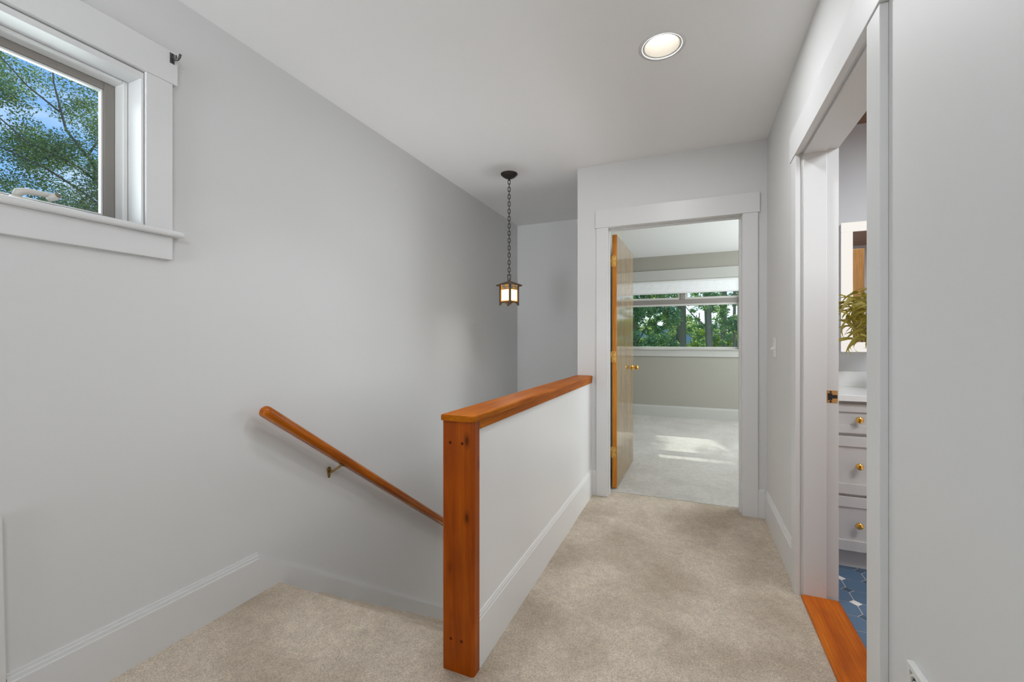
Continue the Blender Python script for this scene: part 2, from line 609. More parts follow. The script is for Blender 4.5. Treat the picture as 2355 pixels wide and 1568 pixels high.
plain_wall('wall_right', [((XR, YB, -0.1), (XR + 0.122, by0, CZ)), ((XR, by1, -0.1), (XR + 0.122, YD, CZ)), ((XR, by0, bz), (XR + 0.122, by1, CZ))], M['wall'])
plain_wall('wall_back', [((XL - 0.16, YB - 0.12, -0.25), (XR + 0.13, YB, CZ))], M['wall'])
plain_wall('wall_below_stair', [((HWL, Y0, -2.6), (HWR, YD, -0.25)), ((XL, Y0 - 0.2, -2.6), (HWR, Y0 - 0.03, -0.25))], M['wall'])
plain_wall('ceiling', [((XL - 0.2, YB - 0.2, CZ), (XR + 0.13, YS + 0.2, CZ + 0.15))], M['ceil'])
# cut the hole of the recessed lamp
LX, LY = -0.125, 2.066
ceil = bpy.data.objects['ceiling']
bm = bmesh.new()
NS = 40
R0 = 0.0785
x0, x1, y0, y1 = XL - 0.2, XR + 0.13, YB - 0.2, YS + 0.2
ring = [bm.verts.new((LX + R0 * math.cos(2 * math.pi * i / NS), LY + R0 * math.sin(2 * math.pi * i / NS), CZ)) for i in range(NS)]
hs = 0.12
sq = []
for i in range(NS):
    a = 2 * math.pi * i / NS
    k = hs / max(abs(math.cos(a)), abs(math.sin(a)))
    sq.append(bm.verts.new((LX + k * math.cos(a), LY + k * math.sin(a), CZ)))
for i in range(NS):
    bm.faces.new((ring[i], ring[(i + 1) % NS], sq[(i + 1) % NS], sq[i]))
up = [bm.verts.new((v.co.x, v.co.y, CZ + 0.12)) for v in ring]
for i in range(NS):
    bm.faces.new((ring[i], up[i], up[(i + 1) % NS], ring[(i + 1) % NS]))
bm.faces.new(up)


def rect(a0, b0, a1, b1, z=CZ):
    bm.faces.new([bm.verts.new(p) for p in ((a0, b0, z), (a1, b0, z), (a1, b1, z), (a0, b1, z))])


rect(x0, y0, x1, LY - hs)
rect(x0, LY + hs, x1, y1)
rect(x0, LY - hs, LX - hs, LY + hs)
rect(LX + hs, LY - hs, x1, LY + hs)
rect(x0, y0, x1, y1, CZ + 0.15)
for a, b in (((x0, y0), (x1, y0)), ((x1, y0), (x1, y1)), ((x1, y1), (x0, y1)), ((x0, y1), (x0, y0))):
    bm.faces.new([bm.verts.new(p) for p in ((*a, CZ), (*b, CZ), (*b, CZ + 0.15), (*a, CZ + 0.15))])
me = bpy.data.meshes.new('ceiling')
bm.to_mesh(me)
bm.free()
me.materials.append(M['ceil'])
ceil.data = me
ceil.location = (0, 0, 0)

# bedroom shell
BX0, BX1, BY = -2.6, 2.4, 7.1
ox0, ox1, oz0, oz1 = -0.932, 0.677, 1.045, 2.134          # bedroom window opening
plain_wall('wall_bedroom_far', [((BX0, BY, -0.1), (ox0, BY + 0.16, CZ)), ((ox1, BY, -0.1), (BX1, BY + 0.16, CZ)),
                                ((ox0, BY, -0.1), (ox1, BY + 0.16, oz0)), ((ox0, BY, oz1), (ox1, BY + 0.16, CZ))], M['taupe'])
plain_wall('wall_bedroom_left', [((HWR, 3.39, 0), (HWR + 0.012, YS + 0.12, CZ)), ((BX0, YS + 0.12, 0), (HWR + 0.012, YS + 0.135, CZ)),
                                 ((BX0 - 0.12, YS, 0), (BX0, BY, CZ))], M['taupe'])
plain_wall('wall_bedroom_right', [((BX1, 3.39, 0), (BX1 + 0.12, BY, CZ))], M['taupe'])
plain_wall('wall_bedroom_near', [((HWR + 0.012, 3.39, 0), (dx0, 3.402, CZ)), ((dx1, 3.39, 0), (BX1, 3.402, CZ)), ((dx0, 3.39, dz), (dx1, 3.402, CZ))], M['taupe'])
plain_wall('ceiling_bedroom', [((HWR + 0.001, 3.391, CZ - 0.004), (BX1 + 0.1, YS + 0.12, CZ + 0.15)), ((BX0 - 0.1, YS + 0.12, CZ - 0.004), (BX1 + 0.1, BY + 0.1, CZ + 0.15))], M['ceil'])

# bathroom shell
TX0, TX1, TY0, TY1, TZ = XR + 0.122, 2.3, -0.9, 3.205, 2.49
plain_wall('wall_bathroom_far', [((TX0, TY1, 0), (TX1, YD, TZ))], M['bathwall'])
plain_wall('wall_bathroom_right', [((TX1, TY0, 0), (TX1 + 0.1, TY1, TZ))], M['bathwall'])
plain_wall('wall_bathroom_near', [((TX0, TY0 - 0.1, 0), (TX1, TY0, TZ))], M['bathwall'])
plain_wall('wall_bathroom_left', [((TX0, TY0, 0), (TX0 + 0.008, by0, TZ)), ((TX0, by1, 0), (TX0 + 0.008, TY1, TZ)), ((TX0, by0, bz), (TX0 + 0.008, by1, TZ))], M['bathwall'])
plain_wall('ceiling_bathroom', [((TX0, TY0 - 0.1, TZ), (TX1 + 0.1, YD, TZ + 0.1))], M['cedar'])

# bathroom tile floor: octagons with square dots, each tile a piece
fb = empty('floor_bathroom', (1.0, 2.2, 0.0), kind='structure')
box('mortar_bed', (TX0 - 0.008, TY0, -0.2), (TX1, TY1, -0.0015), M['grout'], fb)
P = 0.1118
GX, GY = 0.679, 2.366
dd = 0.0245
gr = 0.0022


def flat_piece(name, pts, mat):
    bm = bmesh.new()
    add_prism(bm, pts, 2, -0.003, 0.0)
    return fin(name, bm, mat, fb)


octo = None
dotm = {}
for i in range(-1, 5):
    for j in range(-8, 8):
        cxx, cyy = GX + i * P, GY + j * P
        # octagon between dots i..i+1, j..j+1
        ax, ay = cxx + P / 2, cyy + P / 2
        h = P / 2 - gr
        k = h - dd + gr * 0.6
        if ay + h < TY1 and ay > 1.3:
            if octo is None:
                octo = flat_piece('tile', [(ax + s[0], ay + s[1]) for s in ((-h, -k), (-k, -h), (k, -h), (h, -k), (h, k), (k, h), (-k, h), (-h, k))], M['tile'])
            else:
                c = octo.copy()
                COL.objects.link(c)
                c.location = octo.location + Vector((ax - OA[0], ay - OA[1], 0))
            if i == -1 and j == -8 or 'OA' not in globals():
                OA = (ax, ay)
        if cyy + dd < TY1 and cyy > 1.3:
            white = (j % 2 == 0 and i % 2 == 0)
            q = dd - gr * 1.2
            key = white
            if key not in dotm:
                dotm[key] = (flat_piece('dot_tile', [(cxx - q, cyy), (cxx, cyy - q), (cxx + q, cyy), (cxx, cyy + q)], M['dotwhite'] if white else M['dotblue']), cxx, cyy)
            else:
                s, sx, sy = dotm[key]
                c = s.copy()
                COL.objects.link(c)
                c.location = s.location + Vector((cxx - sx, cyy - sy, 0))

# ------------------------------------------------------------------ stairs
st = empty('stairs', (-1.35, Y0, -0.2), kind='structure')
first = None
nose2 = [(RUN - 0.022 + 0.022 * math.sin(a), -0.022 + 0.022 * math.cos(a)) for a in [i * math.pi / 8 for i in range(0, 9)]]
for k in range(12):
    if first is None:
        bm = bmesh.new()
        add_prism(bm, [(Y0 + p[0], -RISE + p[1]) for p in [(-0.029, -0.20), (-0.029, 0.0)] + nose2 + [(RUN - 0.03, -0.044), (RUN - 0.03, -0.20)]], 0, XL + 0.0185, HWL - 0.001)
        first = fin('step', bm, M['carpet'], st)
    else:
        c = first.copy()
        COL.objects.link(c)
        c.parent = st
        c.location = first.location + Vector((0, RUN * k, -RISE * k))

# ------------------------------------------------------------------ baseboards


def base_profile(h=0.187, t=0.0145):
    return [(0, 0), (t, 0), (t, h - 0.026), (t - 0.0035, h - 0.022), (t - 0.0035, h - 0.013), (t - 0.006, h - 0.010), (t - 0.009, h), (0, h)]


SL = -0.716
yk = 1.382
bm = bmesh.new()
ye = YS - 0.002


def skirt(x0, x1, top_off, bot_level, bot_off):
    pts = [(0.586, bot_level), (0.586, top_off), (yk, top_off), (ye, top_off + SL * (ye - yk)), (ye, bot_off + SL * (ye - yk)), (yk + 0.04, bot_off if bot_off > -0.2 else -0.001), ]
    if bot_off > -0.2:
        pts[5] = (yk, bot_off)
    else:
        pts = pts[:5] + [(Y0 - 0.03, -0.42), (Y0 - 0.03, -0.001)]
    add_prism(bm, pts, 0, x0, x1)


skirt(XL, XL + 0.0180, 0.163, 0.0, -0.62)
skirt(XL, XL + 0.0115, 0.176, 0.158, 0.158)
skirt(XL, XL + 0.0055, 0.187, 0.172, 0.172)
structure(fin('baseboard_left', bm, M['trim']))

prof = base_profile()
bm = bmesh.new()
add_prism(bm, [(XR - p[0], p[1]) for p in prof], 1, 2.425, YD)
add_prism(bm, [(XR - p[0], p[1]) for p in prof], 1, YB, 1.365)
structure(fin('baseboard_right', bm, M['trim']))
bm = bmesh.new()
add_prism(bm, [(YD - p[0], p[1]) for p in prof], 0, -0.700, -0.6705)
add_prism(bm, [(YD - p[0], p[1]) for p in prof], 0, 0.4085, XR - 0.0147)
structure(fin('baseboard_front', bm, M['trim']))
bm = bmesh.new()
add_prism(bm, [(BY - p[0], p[1]) for p in base_profile(0.175)], 0, BX0, BX1)
structure(fin('baseboard_bedroom', bm, M['trim_bed']))
# narrow white board in the corner at the picture's left edge
bm = bmesh.new()
add_prism(bm, [(0.470, 0.0), (0.585, 0.0), (0.574, 0.66), (0.470, 0.66)], 0, XL, XL + 0.018)
structure(fin('trim_1', bm, M['trim']))

# ------------------------------------------------------------------ landing window
w1 = empty('window_1', (XL, 0.37, wz0), kind='structure')
CF = XL + 0.019                                             # casing face


def b1(name, a, b, mat='trim', bevel=0.002):
    return box(name, a, b, M[mat], w1, bevel)


b1('casing', (XL, 0.931, 1.596), (CF, 1.019, 2.166))
b1('casing', (XL, -0.282, 1.596), (CF, -0.194, 2.166))
b1('head_casing', (XL, -0.305, 2.166), (CF + 0.004, 1.034, 2.290))
b1('stool', (XL - 0.055, -0.32, 1.574), (XL + 0.045, 1.050, 1.596), bevel=0.008)
b1('apron', (XL, -0.282, 1.486), (CF, 1.019, 1.574))
bm = bmesh.new()
for (ya, yb, za, zb) in ((0.920, 0.9285, 1.60, 2.138), (-0.1895, -0.181, 1.60, 2.138), (-0.1895, 0.9285, 2.138, 2.1595)):
    add_box(bm, (XL - 0.16, ya, za), (XL + 0.010, yb, zb), 0.0015)
fin('jamb', bm, M['trim'], w1)
bm = bmesh.new()
for (ya, yb, za, zb) in ((0.904, 0.919, 1.60, 2.137), (-0.180, -0.165, 1.60, 2.137), (-0.165, 0.904, 2.127, 2.137), (-0.165, 0.904, 1.598, 1.606)):
    add_box(bm, (XL - 0.155, ya, za), (XL - 0.072, yb, zb), 0.003)
fin('stop', bm, M['white'], w1)
bm = bmesh.new()
for (ya, yb, za, zb) in ((0.871, 0.903, 1.606, 2.126), (-0.164, -0.132, 1.606, 2.126), (-0.132, 0.871, 2.100, 2.126), (-0.132, 0.871, 1.606, 1.636)):
    add_box(bm, (XL - 0.152, ya, za), (XL - 0.124, yb, zb), 0.002)
fin('sash', bm, M['sash'], w1)
bm = bmesh.new()
for (ya, yb, za, zb) in ((0.865, 0.871, 1.636, 2.100), (-0.132, -0.126, 1.636, 2.100), (-0.126, 0.865, 2.093, 2.100), (-0.126, 0.865, 1.636, 1.642)):
    add_box(bm, (XL - 0.150, ya, za), (XL - 0.131, yb, zb), 0.0015)
fin('glazing_bead', bm, M['white'], w1)
box('pane', (XL - 0.146, -0.13, 1.638), (XL - 0.141, 0.869, 2.098), M['glass'], w1)
ck = b1('crank', (XL - 0.075, 0.612, 1.596), (XL - 0.045, 0.662, 1.622), 'pewter', 0.006)
bm = bmesh.new()
add_tube(bm, [(XL - 0.060, 0.628, 1.618), (XL - 0.058, 0.632, 1.636), (XL - 0.056, 0.650, 1.643), (XL - 0.054, 0.696, 1.645), (XL - 0.053, 0.706, 1.645)], [0.012, 0.012, 0.010, 0.008, 0.007], 12)
fin('crank_arm', bm, M['pewter'], ck)
bm = bmesh.new()
d = Vector((0.75, 0.42, 0.45)).normalized()
p0 = Vector((XL - 0.056, 0.699, 1.632))
add_tube(bm, [p0, p0 + d * 0.012, p0 + d * 0.030], [0.008, 0.010, 0.011], 16)
add_tube(bm, [p0 + d * 0.029, p0 + d * 0.031], [0.009, 0.009], 16, mi=1)
fin('crank_knob', bm, [M['pewter'], M['crankend']], ck)

# curtain rod bracket on the head casing
cb = empty('curtain_bracket', (CF + 0.004, 1.013, 2.241), 'small dark metal curtain rod bracket screwed to end of landing window head casing', 'bracket')
X = CF + 0.004
box('plate', (X, 1.006, 2.242), (X + 0.002, 1.022, 2.282), M['steel'], cb, 0.0007)
bm = bmesh.new()
add_tube(bm, [(X + 0.002, 1.016, 2.262), (X + 0.012, 1.018, 2.256), (X + 0.022, 1.021, 2.256), (X + 0.030, 1.023, 2.264), (X + 0.033, 1.025, 2.276)], 0.0042, 8)
add_tube(bm, [(X + 0.014, 1.019, 2.258), (X + 0.015, 1.020, 2.274)], 0.003, 8)
fin('hook', bm, M['steel'], cb)
for z in (2.248, 2.276):
    lathe('screw', [(0.0028, 0), (0.0022, 0.0016)], (X + 0.002, 1.014, z), M['black'], cb, axis=0, seg=10)

# ------------------------------------------------------------------ half wall, newel and cap
hw = empty('stair_balustrade', (-0.76, 2.3, 0.0), 'white half wall with honey wood newel board and cap rail beside the stairs', 'half wall')
box('wall_panel', (HWL + 0.004, 1.350, -0.02), (HWR, 3.2745, 0.866), M['panel'], hw)
bm = bmesh.new()
add_box(bm, (-0.826, 1.320, -0.02), (-0.6985, 1.364, 0.892), 0.0)
ve = [e for e in bm.edges if abs(e.verts[0].co.z - e.verts[1].co.z) > 0.5 and min(e.verts[0].co.y, e.verts[1].co.y) < 1.33]
bmesh.ops.bevel(bm, geom=ve, offset=0.0095, segments=3, affect='EDGES', profile=0.5)
fin('newel_post', bm, M['wood_z'], hw)
bm = bmesh.new()
# cap board with softened end and edges
cap = [(-0.8300, 3.2735), (-0.8300, 1.322), (-0.8285, 1.316), (-0.823, 1.3125), (-0.800, 1.3095), (-0.76, 1.3085), (-0.724, 1.3095), (-0.704, 1.3125), (-0.6975, 1.316), (-0.6945, 1.322), (-0.6945, 3.236), (-0.699, 3.243), (-0.7085, 3.246), (-0.7085, 3.2735)]
fs = add_prism(bm, cap, 2, 0.8905, 0.9115)
te = [e for e in bm.edges if abs(e.verts[0].co.z - 0.9115) < 1e-5 and abs(e.verts[1].co.z - 0.9115) < 1e-5]
bmesh.ops.bevel(bm, geom=te, offset=0.006, segments=3, affect='EDGES', profile=0.5)
fin('cap_rail', bm, M['wood_y'], hw)
box('cap_apron', (HWR - 0.004, 1.364, 0.858), (-0.6990, 3.244, 0.8905), M['wood_y'], hw, 0.0015)
bm = bmesh.new()
add_prism(bm, [(HWR + p[0] * 0.6, p[1]) for p in base_profile(0.196)], 1, 1.3645, 3.2735)
fin('skirting', bm, M['panel'], hw)
for px, pz in ((-0.793, 0.812), (-0.744, 0.812), (-0.790, 0.115), (-0.747, 0.115)):
    lathe('wood_plug', [(0.0052, 0), (0.0048, 0.0012)], (px, 1.3205, pz), M['wood_plug'], hw, axis=1, seg=14)
for o in hw.children:
    if o.name.startswith('wood_plug'):
        o.location.y -= 0.0012

# ------------------------------------------------------------------ handrail
hr = empty('handrail', (XL, 1.35, 0.4), 'round-topped honey wood handrail sloping down the left stair wall', 'handrail')
ang = math.atan(0.72)
RX = -1.803


def rail_section(s):
    pts = []
    for k in range(17):
        a = -0.25 * math.pi + k * (1.5 * math.pi) / 16
        pts.append((0.0285 * math.cos(a) * s, (0.0300 * math.sin(a)) * s))
    return pts


bm = bmesh.new()
dirv = Vector((0, math.cos(ang), -math.sin(ang)))
upv = Vector((0, math.sin(ang), math.cos(ang)))
start = Vector((RX, 1.376, 0.846))
railax, railup = Vector((0, 1, 0)), Vector((0, 0, 1))
rings = []
stations = [(-0.0285, 0.05), (-0.0275, 0.28), (-0.0245, 0.52), (-0.019, 0.74), (-0.011, 0.92), (0.0, 1.0), (0.4, 1.0), (1.2, 1.0), (2.4, 1.0), (3.85, 1.0)]
for t, s in stations:
    rings.append([bm.verts.new(railax * t + Vector((1, 0, 0)) * p[0] + railup * p[1]) for p in rail_section(s)])
for k in range(len(rings) - 1):
    n = len(rings[k])
    for i in range(n):
        f = bm.faces.new((rings[k][i], rings[k][(i + 1) % n], rings[k + 1][(i + 1) % n], rings[k + 1][i]))
        f.smooth = i < n - 1
bm.faces.new(rings[0])
bm.faces.new(rings[-1])
me = bpy.data.meshes.new('rail')
bmesh.ops.recalc_face_normals(bm, faces=bm.faces[:])
bm.to_mesh(me)
bm.free()
rail = link('rail', me, hr, [M['rail']])
rail.location = start - hr.location
rail.rotation_euler = (-ang, 0, 0)


def bracket(y):
    zr = 0.846 - 0.72 * (y - 1.376)
    zb = zr - 0.022 / math.cos(ang)
    bm = bmesh.new()
    # tear-drop wall plate
    yy, zz = y - 0.030, zb - 0.036
    pts = [(yy + 0.0125 * math.cos(a), zz + 0.010 + 0.0125 * math.sin(a)) for a in [math.pi * i / 10 for i in range(11)]]
    pts += [(yy - 0.006, zz - 0.036), (yy, zz - 0.040), (yy + 0.006, zz - 0.036)]
    add_prism(bm, pts, 0, XL, XL + 0.006)
    br = fin('bracket', bm, M['oldbrass'], hr)
    bm = bmesh.new()
    add_tube(bm, [(XL + 0.004, yy, zz - 0.004), (XL + 0.022, yy + 0.003, zz - 0.003), (XL + 0.045, yy + 0.014, zz + 0.014), (RX, y - 0.004, zb - 0.006), (RX, y, zb)], [0.008, 0.0065, 0.006, 0.0065, 0.007], 10)
    fin('arm', bm, M['oldbrass'], br)
    bm = bmesh.new()
    s = Vector((RX, y, zb + 0.001))
    a, b, c = dirv * 0.022, Vector((1, 0, 0)) * 0.008, upv * -0.003
    vs = [bm.verts.new(s + i * a + j * b + k * c) for i in (-1, 1) for j in (-1, 1) for k in (0, 1)]
    for q in [(0, 1, 3, 2), (4, 6, 7, 5), (0, 4, 5, 1), (2, 3, 7, 6), (0, 2, 6, 4), (1, 5, 7, 3)]:
        bm.faces.new([vs[i] for i in q])
    fin('saddle', bm, M['oldbrass'], br)
    for k in (-0.014, 0.014):
        bm = bmesh.new()
        p = s + dirv * k
        add_tube(bm, [p - upv * 0.003, p - upv * 0.008], 0.0038, 8)
        fin('screw', bm, M['oldbrass'], br)


bracket(1.838)
bracket(3.55)

# ------------------------------------------------------------------ bedroom door
d1 = empty('door_1', (-0.13, YD, 0), kind='structure')
CY = YD - 0.020


def bd(name, a, b, mat='trim', bevel=0.002, par=None):
    return box(name, a, b, M[mat], par or d1, bevel)


bd('casing', (-0.6700, CY, 0), (-0.5815, YD, 2.034))
bd('casing', (0.3160, CY, 0), (0.4080, YD, 2.034))
bd('head_casing', (-0.677, CY - 0.004, 2.034), (0.418, YD, 2.170))
bd('jamb', (-0.599, YD - 0.001, 0), (-0.5880, 3.391, 2.032), bevel=0.001)
bd('jamb', (0.3125, YD - 0.001, 0), (0.335, 3.391, 2.032), bevel=0.001)
bd('head_jamb', (-0.599, YD - 0.001, 2.032), (0.335, 3.391, 2.054), bevel=0.001)
bd('stop', (-0.5880, 3.312, 0), (-0.5790, 3.346, 2.032), bevel=0.001)
bd('stop', (0.3015, 3.312, 0), (0.3125, 3.348, 2.032), bevel=0.001)
bd('head_stop', (-0.5790, 3.312, 2.021), (0.3015, 3.348, 2.032), bevel=0.001)
# bedroom-side casing
bd('casing', (-0.6650, 3.402, 0), (-0.5990, 3.418, 2.034))
bd('casing', (0.3240, 3.402, 0), (0.4080, 3.418, 2.034))
bd('head_casing', (-0.677, 3.402, 2.045), (0.418, 3.422, 2.170))
# leaf, opened a little past a right angle; built square, then turned about the hinge
HX, HY = -0.583, 3.4365
leafrot = Matrix.Rotation(-math.radians(1.4), 4, 'Z')


def turn(o):
    """Turn a part built square about the hinge line by rotating its mesh (parents carry no rotation)."""
    off = worldloc(o)
    for v in o.data.vertices:
        w = v.co + off - Vector((HX, HY, 0))
        v.co = (leafrot @ w) + Vector((HX, HY, 0)) - off
    return o


LY0 = HY + 0.009
bm = bmesh.new()
add_box(bm, (HX + 0.001, LY0, 0.012), (HX + 0.0375, LY0 + 0.845, 2.020), 0.0012)
for f in bm.faces:
    f.normal_update()
    f.material_index = 1 if abs(f.normal.y) > 0.7 or abs(f.normal.z) > 0.9 else 0
leaf = turn(fin('door_leaf', bm, [M['door_face'], M['door_edge']], d1))
for zc in (1.811, 1.051, 0.294):
    bm = bmesh.new()
    h = 0.0435
    pts = [(HX - 0.004, zc - h), (HX + 0.020, zc - h)]
    pts += [(HX + 0.020 + 0.0095 * math.sin(a), zc - h + 0.0095 - 0.0095 * math.cos(a)) for a in (0.4, 0.8, 1.2, math.pi / 2)]
    pts += [(HX + 0.020 + 0.0095 * math.cos(a), zc + h - 0.0095 + 0.0095 * math.sin(a)) for a in (0, 0.4, 0.8, 1.2, math.pi / 2)]
    pts += [(HX - 0.004, zc + h)]
    add_prism(bm, pts, 1, LY0 - 0.0022, LY0 + 0.001)
    add_tube(bm, [(HX - 0.0065, LY0 - 0.006, zc - h), (HX - 0.0065, LY0 - 0.006, zc + h)], 0.0052, 10)
    for px, pz in ((0.0165, -0.034), (0.0165, 0.034), (0.0230, 0.0)):
        add_lathe(bm, [(0.0034, -0.0030), (0.0034, -0.0020)], (HX + px, LY0, zc + pz), axis=1, seg=10, mi=1)
    turn(fin('hinge', bm, [M['brass'], M['screw']], leaf))
KX, KY, KZ = HX + 0.0375, LY0 + 0.785, 0.925
bm = bmesh.new()
add_lathe(bm, [(0.030, 0.0), (0.031, 0.003), (0.026, 0.007), (0.013, 0.010), (0.0105, 0.022), (0.0105, 0.028), (0.018, 0.034), (0.0235, 0.042), (0.0240, 0.050), (0.020, 0.056), (0.010, 0.058)], (KX, KY, KZ), axis=0, seg=24)
turn(fin('knob', bm, M['gold'], leaf))
# screws/keeper on the latch edge
bm = bmesh.new()
add_box(bm, (HX + 0.008, LY0 + 0.8440, 0.895), (HX + 0.030, LY0 + 0.8462, 0.955), 0.0006)
turn(fin('latch_plate', bm, M['brass'], leaf))

# ------------------------------------------------------------------ bathroom door frame
d2 = empty('door_2', (0.52, 1.9, 0), kind='structure')


def be(name, a, b, mat='trim', bevel=0.002):
    return box(name, a, b, M[mat], d2, bevel)


CX = XR - 0.019
be('casing', (CX, 2.335, 0), (XR, 2.424, 2.036))
be('casing', (CX, 1.372, 0), (XR, 1.4610, 2.036))
be('head_casing', (CX - 0.004, 1.352, 2.036), (XR, 2.444, 2.170))
be('jamb', (XR - 0.001, 2.339, 0), (0.6095, 2.3595, 2.046), bevel=0.001)
be('jamb', (XR - 0.001, 1.4405, 0), (0.6095, 1.461, 2.046), bevel=0.001)
be('head_jamb', (XR - 0.001, 1.4405, 2.042), (0.6095, 2.3595, 2.0595), bevel=0.001)
be('stop', (0.474, 2.3265, 0), (0.561, 2.339, 2.042), bevel=0.001)
be('stop', (0.474, 1.461, 0), (0.561, 1.4735, 2.042), bevel=0.001)
be('head_stop', (0.474, 1.4735, 2.030), (0.561, 2.3265, 2.042), bevel=0.001)
bm = bmesh.new()
add_box(bm, (0.5640, 2.3378, 0.894), (0.6050, 2.3392, 0.951), 0.0006)
add_box(bm, (0.5680, 2.3370, 0.907), (0.5850, 2.3380, 0.938), 0.0004, mi=1)  # latch hole: its dark inside drawn as flat black patches
add_box(bm, (0.5850, 2.3374, 0.915), (0.6040, 2.3385, 0.931), 0.0003, mi=1)
for z in (0.901, 0.944):
    add_lathe(bm, [(0.0045, -0.0018), (0.0045, -0.0008)], (0.579, 2.339, z), axis=1, seg=10, mi=1)
fin('strike_plate', bm, [M['strike'], M['black']], d2)
bl = box('door_leaf', (0.622, 1.474, 0.012), (1.452, 1.509, 2.022), M['bathdoor'], d2, 0.001)
bm = bmesh.new()
add_lathe(bm, [(0.030, 0.0), (0.031, 0.003), (0.013, 0.010), (0.0105, 0.026), (0.0235, 0.042), (0.0240, 0.050), (0.010, 0.058)], (1.39, 1.509, 0.925), axis=1, seg=20)
fin('knob', bm, M['gold'], bl)

th = prism('door_threshold', [(0.4630, 0.0), (0.4650, 0.009), (0.4720, 0.0125), (0.604, 0.0125), (0.6125, 0.004), (0.6125, 0.0)], 1, 1.4615, 2.3260, M['thresh'])
tag(th, 'orange wooden threshold board between beige carpet and blue bathroom tiles', 'threshold')

# ------------------------------------------------------------------ light switch
ls = empty('light_switch', (XR, 2.985, 1.08), 'white toggle light switch plate on the right wall near the bedroom door', 'switch')
box('plate', (XR - 0.006, 2.950, 1.080), (XR, 3.020, 1.195), M['white'], ls, 0.002)
bm = bmesh.new()
add_prism(bm, [(XR - 0.005, 1.130), (XR - 0.022, 1.121), (XR - 0.024, 1.128), (XR - 0.005, 1.146)], 1, 2.980, 2.990)
fin('toggle', bm, M['white'], ls)
for z in (1.107, 1.168):
    lathe('screw', [(0.0032, 0.0), (0.0026, 0.001)], (XR - 0.007, 2.985, z), M['white'], ls, axis=0, seg=10)

# ------------------------------------------------------------------ wall register low on the right wall
av = empty('air_vent', (XR, 1.08, 0.10), 'white cast wall vent grille low on the right wall, cut by the frame', 'vent')
V0, V1, Z0, Z1 = 0.90, 1.238, 0.11, 0.453
bm = bmesh.new()
for a, b in (((V0, Z0), (V1, Z0 + 0.013)), ((V0, Z1 - 0.013), (V1, Z1)), ((V0, Z0 + 0.013), (V0 + 0.013, Z1 - 0.013)), ((V1 - 0.013, Z0 + 0.013), (V1, Z1 - 0.013))):
    add_box(bm, (XR - 0.014, a[0], a[1]), (XR, b[0], b[1]), 0.002)
fin('frame', bm, M['vent'], av)
box('backing', (XR - 0.003, V0 + 0.02, Z0 + 0.02), (XR - 0.0005, V1 - 0.02, Z1 - 0.02), M['dark'], av)
bm = bmesh.new()
r_ = 0.026
for i in range(6):
    for j in range(6):
        cy_, cz_ = V1 - 0.013 - r_ - i * 2 * r_, Z1 - 0.013 - r_ - j * 2 * r_
        if cy_ - r_ < V0 + 0.02 or cz_ - r_ < Z0 + 0.02:
            continue
        add_tube(bm, [(XR - 0.010, cy_ + r_ * 0.95 * math.cos(t), cz_ + r_ * 0.95 * math.sin(t)) for t in [k * math.pi / 8 for k in range(16)]], 0.0042, 6, closed=True)
        add_tube(bm, [(XR - 0.010, cy_ + r_ * 0.42 * math.cos(t), cz_ + r_ * 0.42 * math.sin(t)) for t in [k * math.pi / 5 for k in range(10)]], 0.0046, 6, closed=True)
fin('scrollwork', bm, M['vent'], av)

# ------------------------------------------------------------------ recessed lamp
rl = empty('recessed_light', (LX, LY, CZ), 'round recessed ceiling downlight glowing white above the hall', 'light')
lathe('trim_ring', [(0.0765, 0.004), (0.0790, -0.0002), (0.0850, -0.0004), (0.0865, -0.0030), (0.0885, -0.0036), (0.0900, -0.0025), (0.0905, -0.0008), (0.103, -0.0015), (0.104, 0.0)], (LX, LY, CZ), M['white'], rl, seg=48, cap=False)
lathe('reflector', [(0.0765, 0.0), (0.0740, 0.012), (0.0660, 0.058)], (LX, LY, CZ), M['reflector'], rl, seg=48, cap=False)
lathe('lens', [(0.0655, 0.057), (0.0655, 0.060)], (LX, LY, CZ), M['lens'], rl, seg=40)
light('recessed_glow', 'AREA', (LX, LY, CZ - 0.0006), 8.8, (0.96, 0.98, 1.0), (0, 0, -1), 0.14, shape='DISK')

# ------------------------------------------------------------------ pendant
PX, PY = -1.353, 3.164
pl = empty('pendant_light', (PX, PY, 1.46), 'small bronze lantern pendant with glowing art glass hanging over stairwell', 'pendant light')
lathe('canopy', [(0.012, -0.040), (0.030, -0.034), (0.050, -0.022), (0.0665, -0.006), (0.068, 0.0)], (PX, PY, CZ), M['bronze'], pl, seg=32)
lathe('canopy_loop', [(0.0045, -0.056), (0.006, -0.046), (0.012, -0.040)], (PX, PY, CZ), M['bronze'], pl, seg=12)


def stadium(hw_, hh, rot):
    pts = []
    for k in range(8):
        a = math.pi * k / 7
        pts.append((hw_ * math.cos(a), hh - hw_ + hw_ * math.sin(a)))
    for k in range(8):
        a = math.pi + math.pi * k / 7
        pts.append((hw_ * math.cos(a), -(hh - hw_) + hw_ * math.sin(a)))
    return [(p[0] * math.cos(rot), p[0] * math.sin(rot), p[1]) for p in pts]


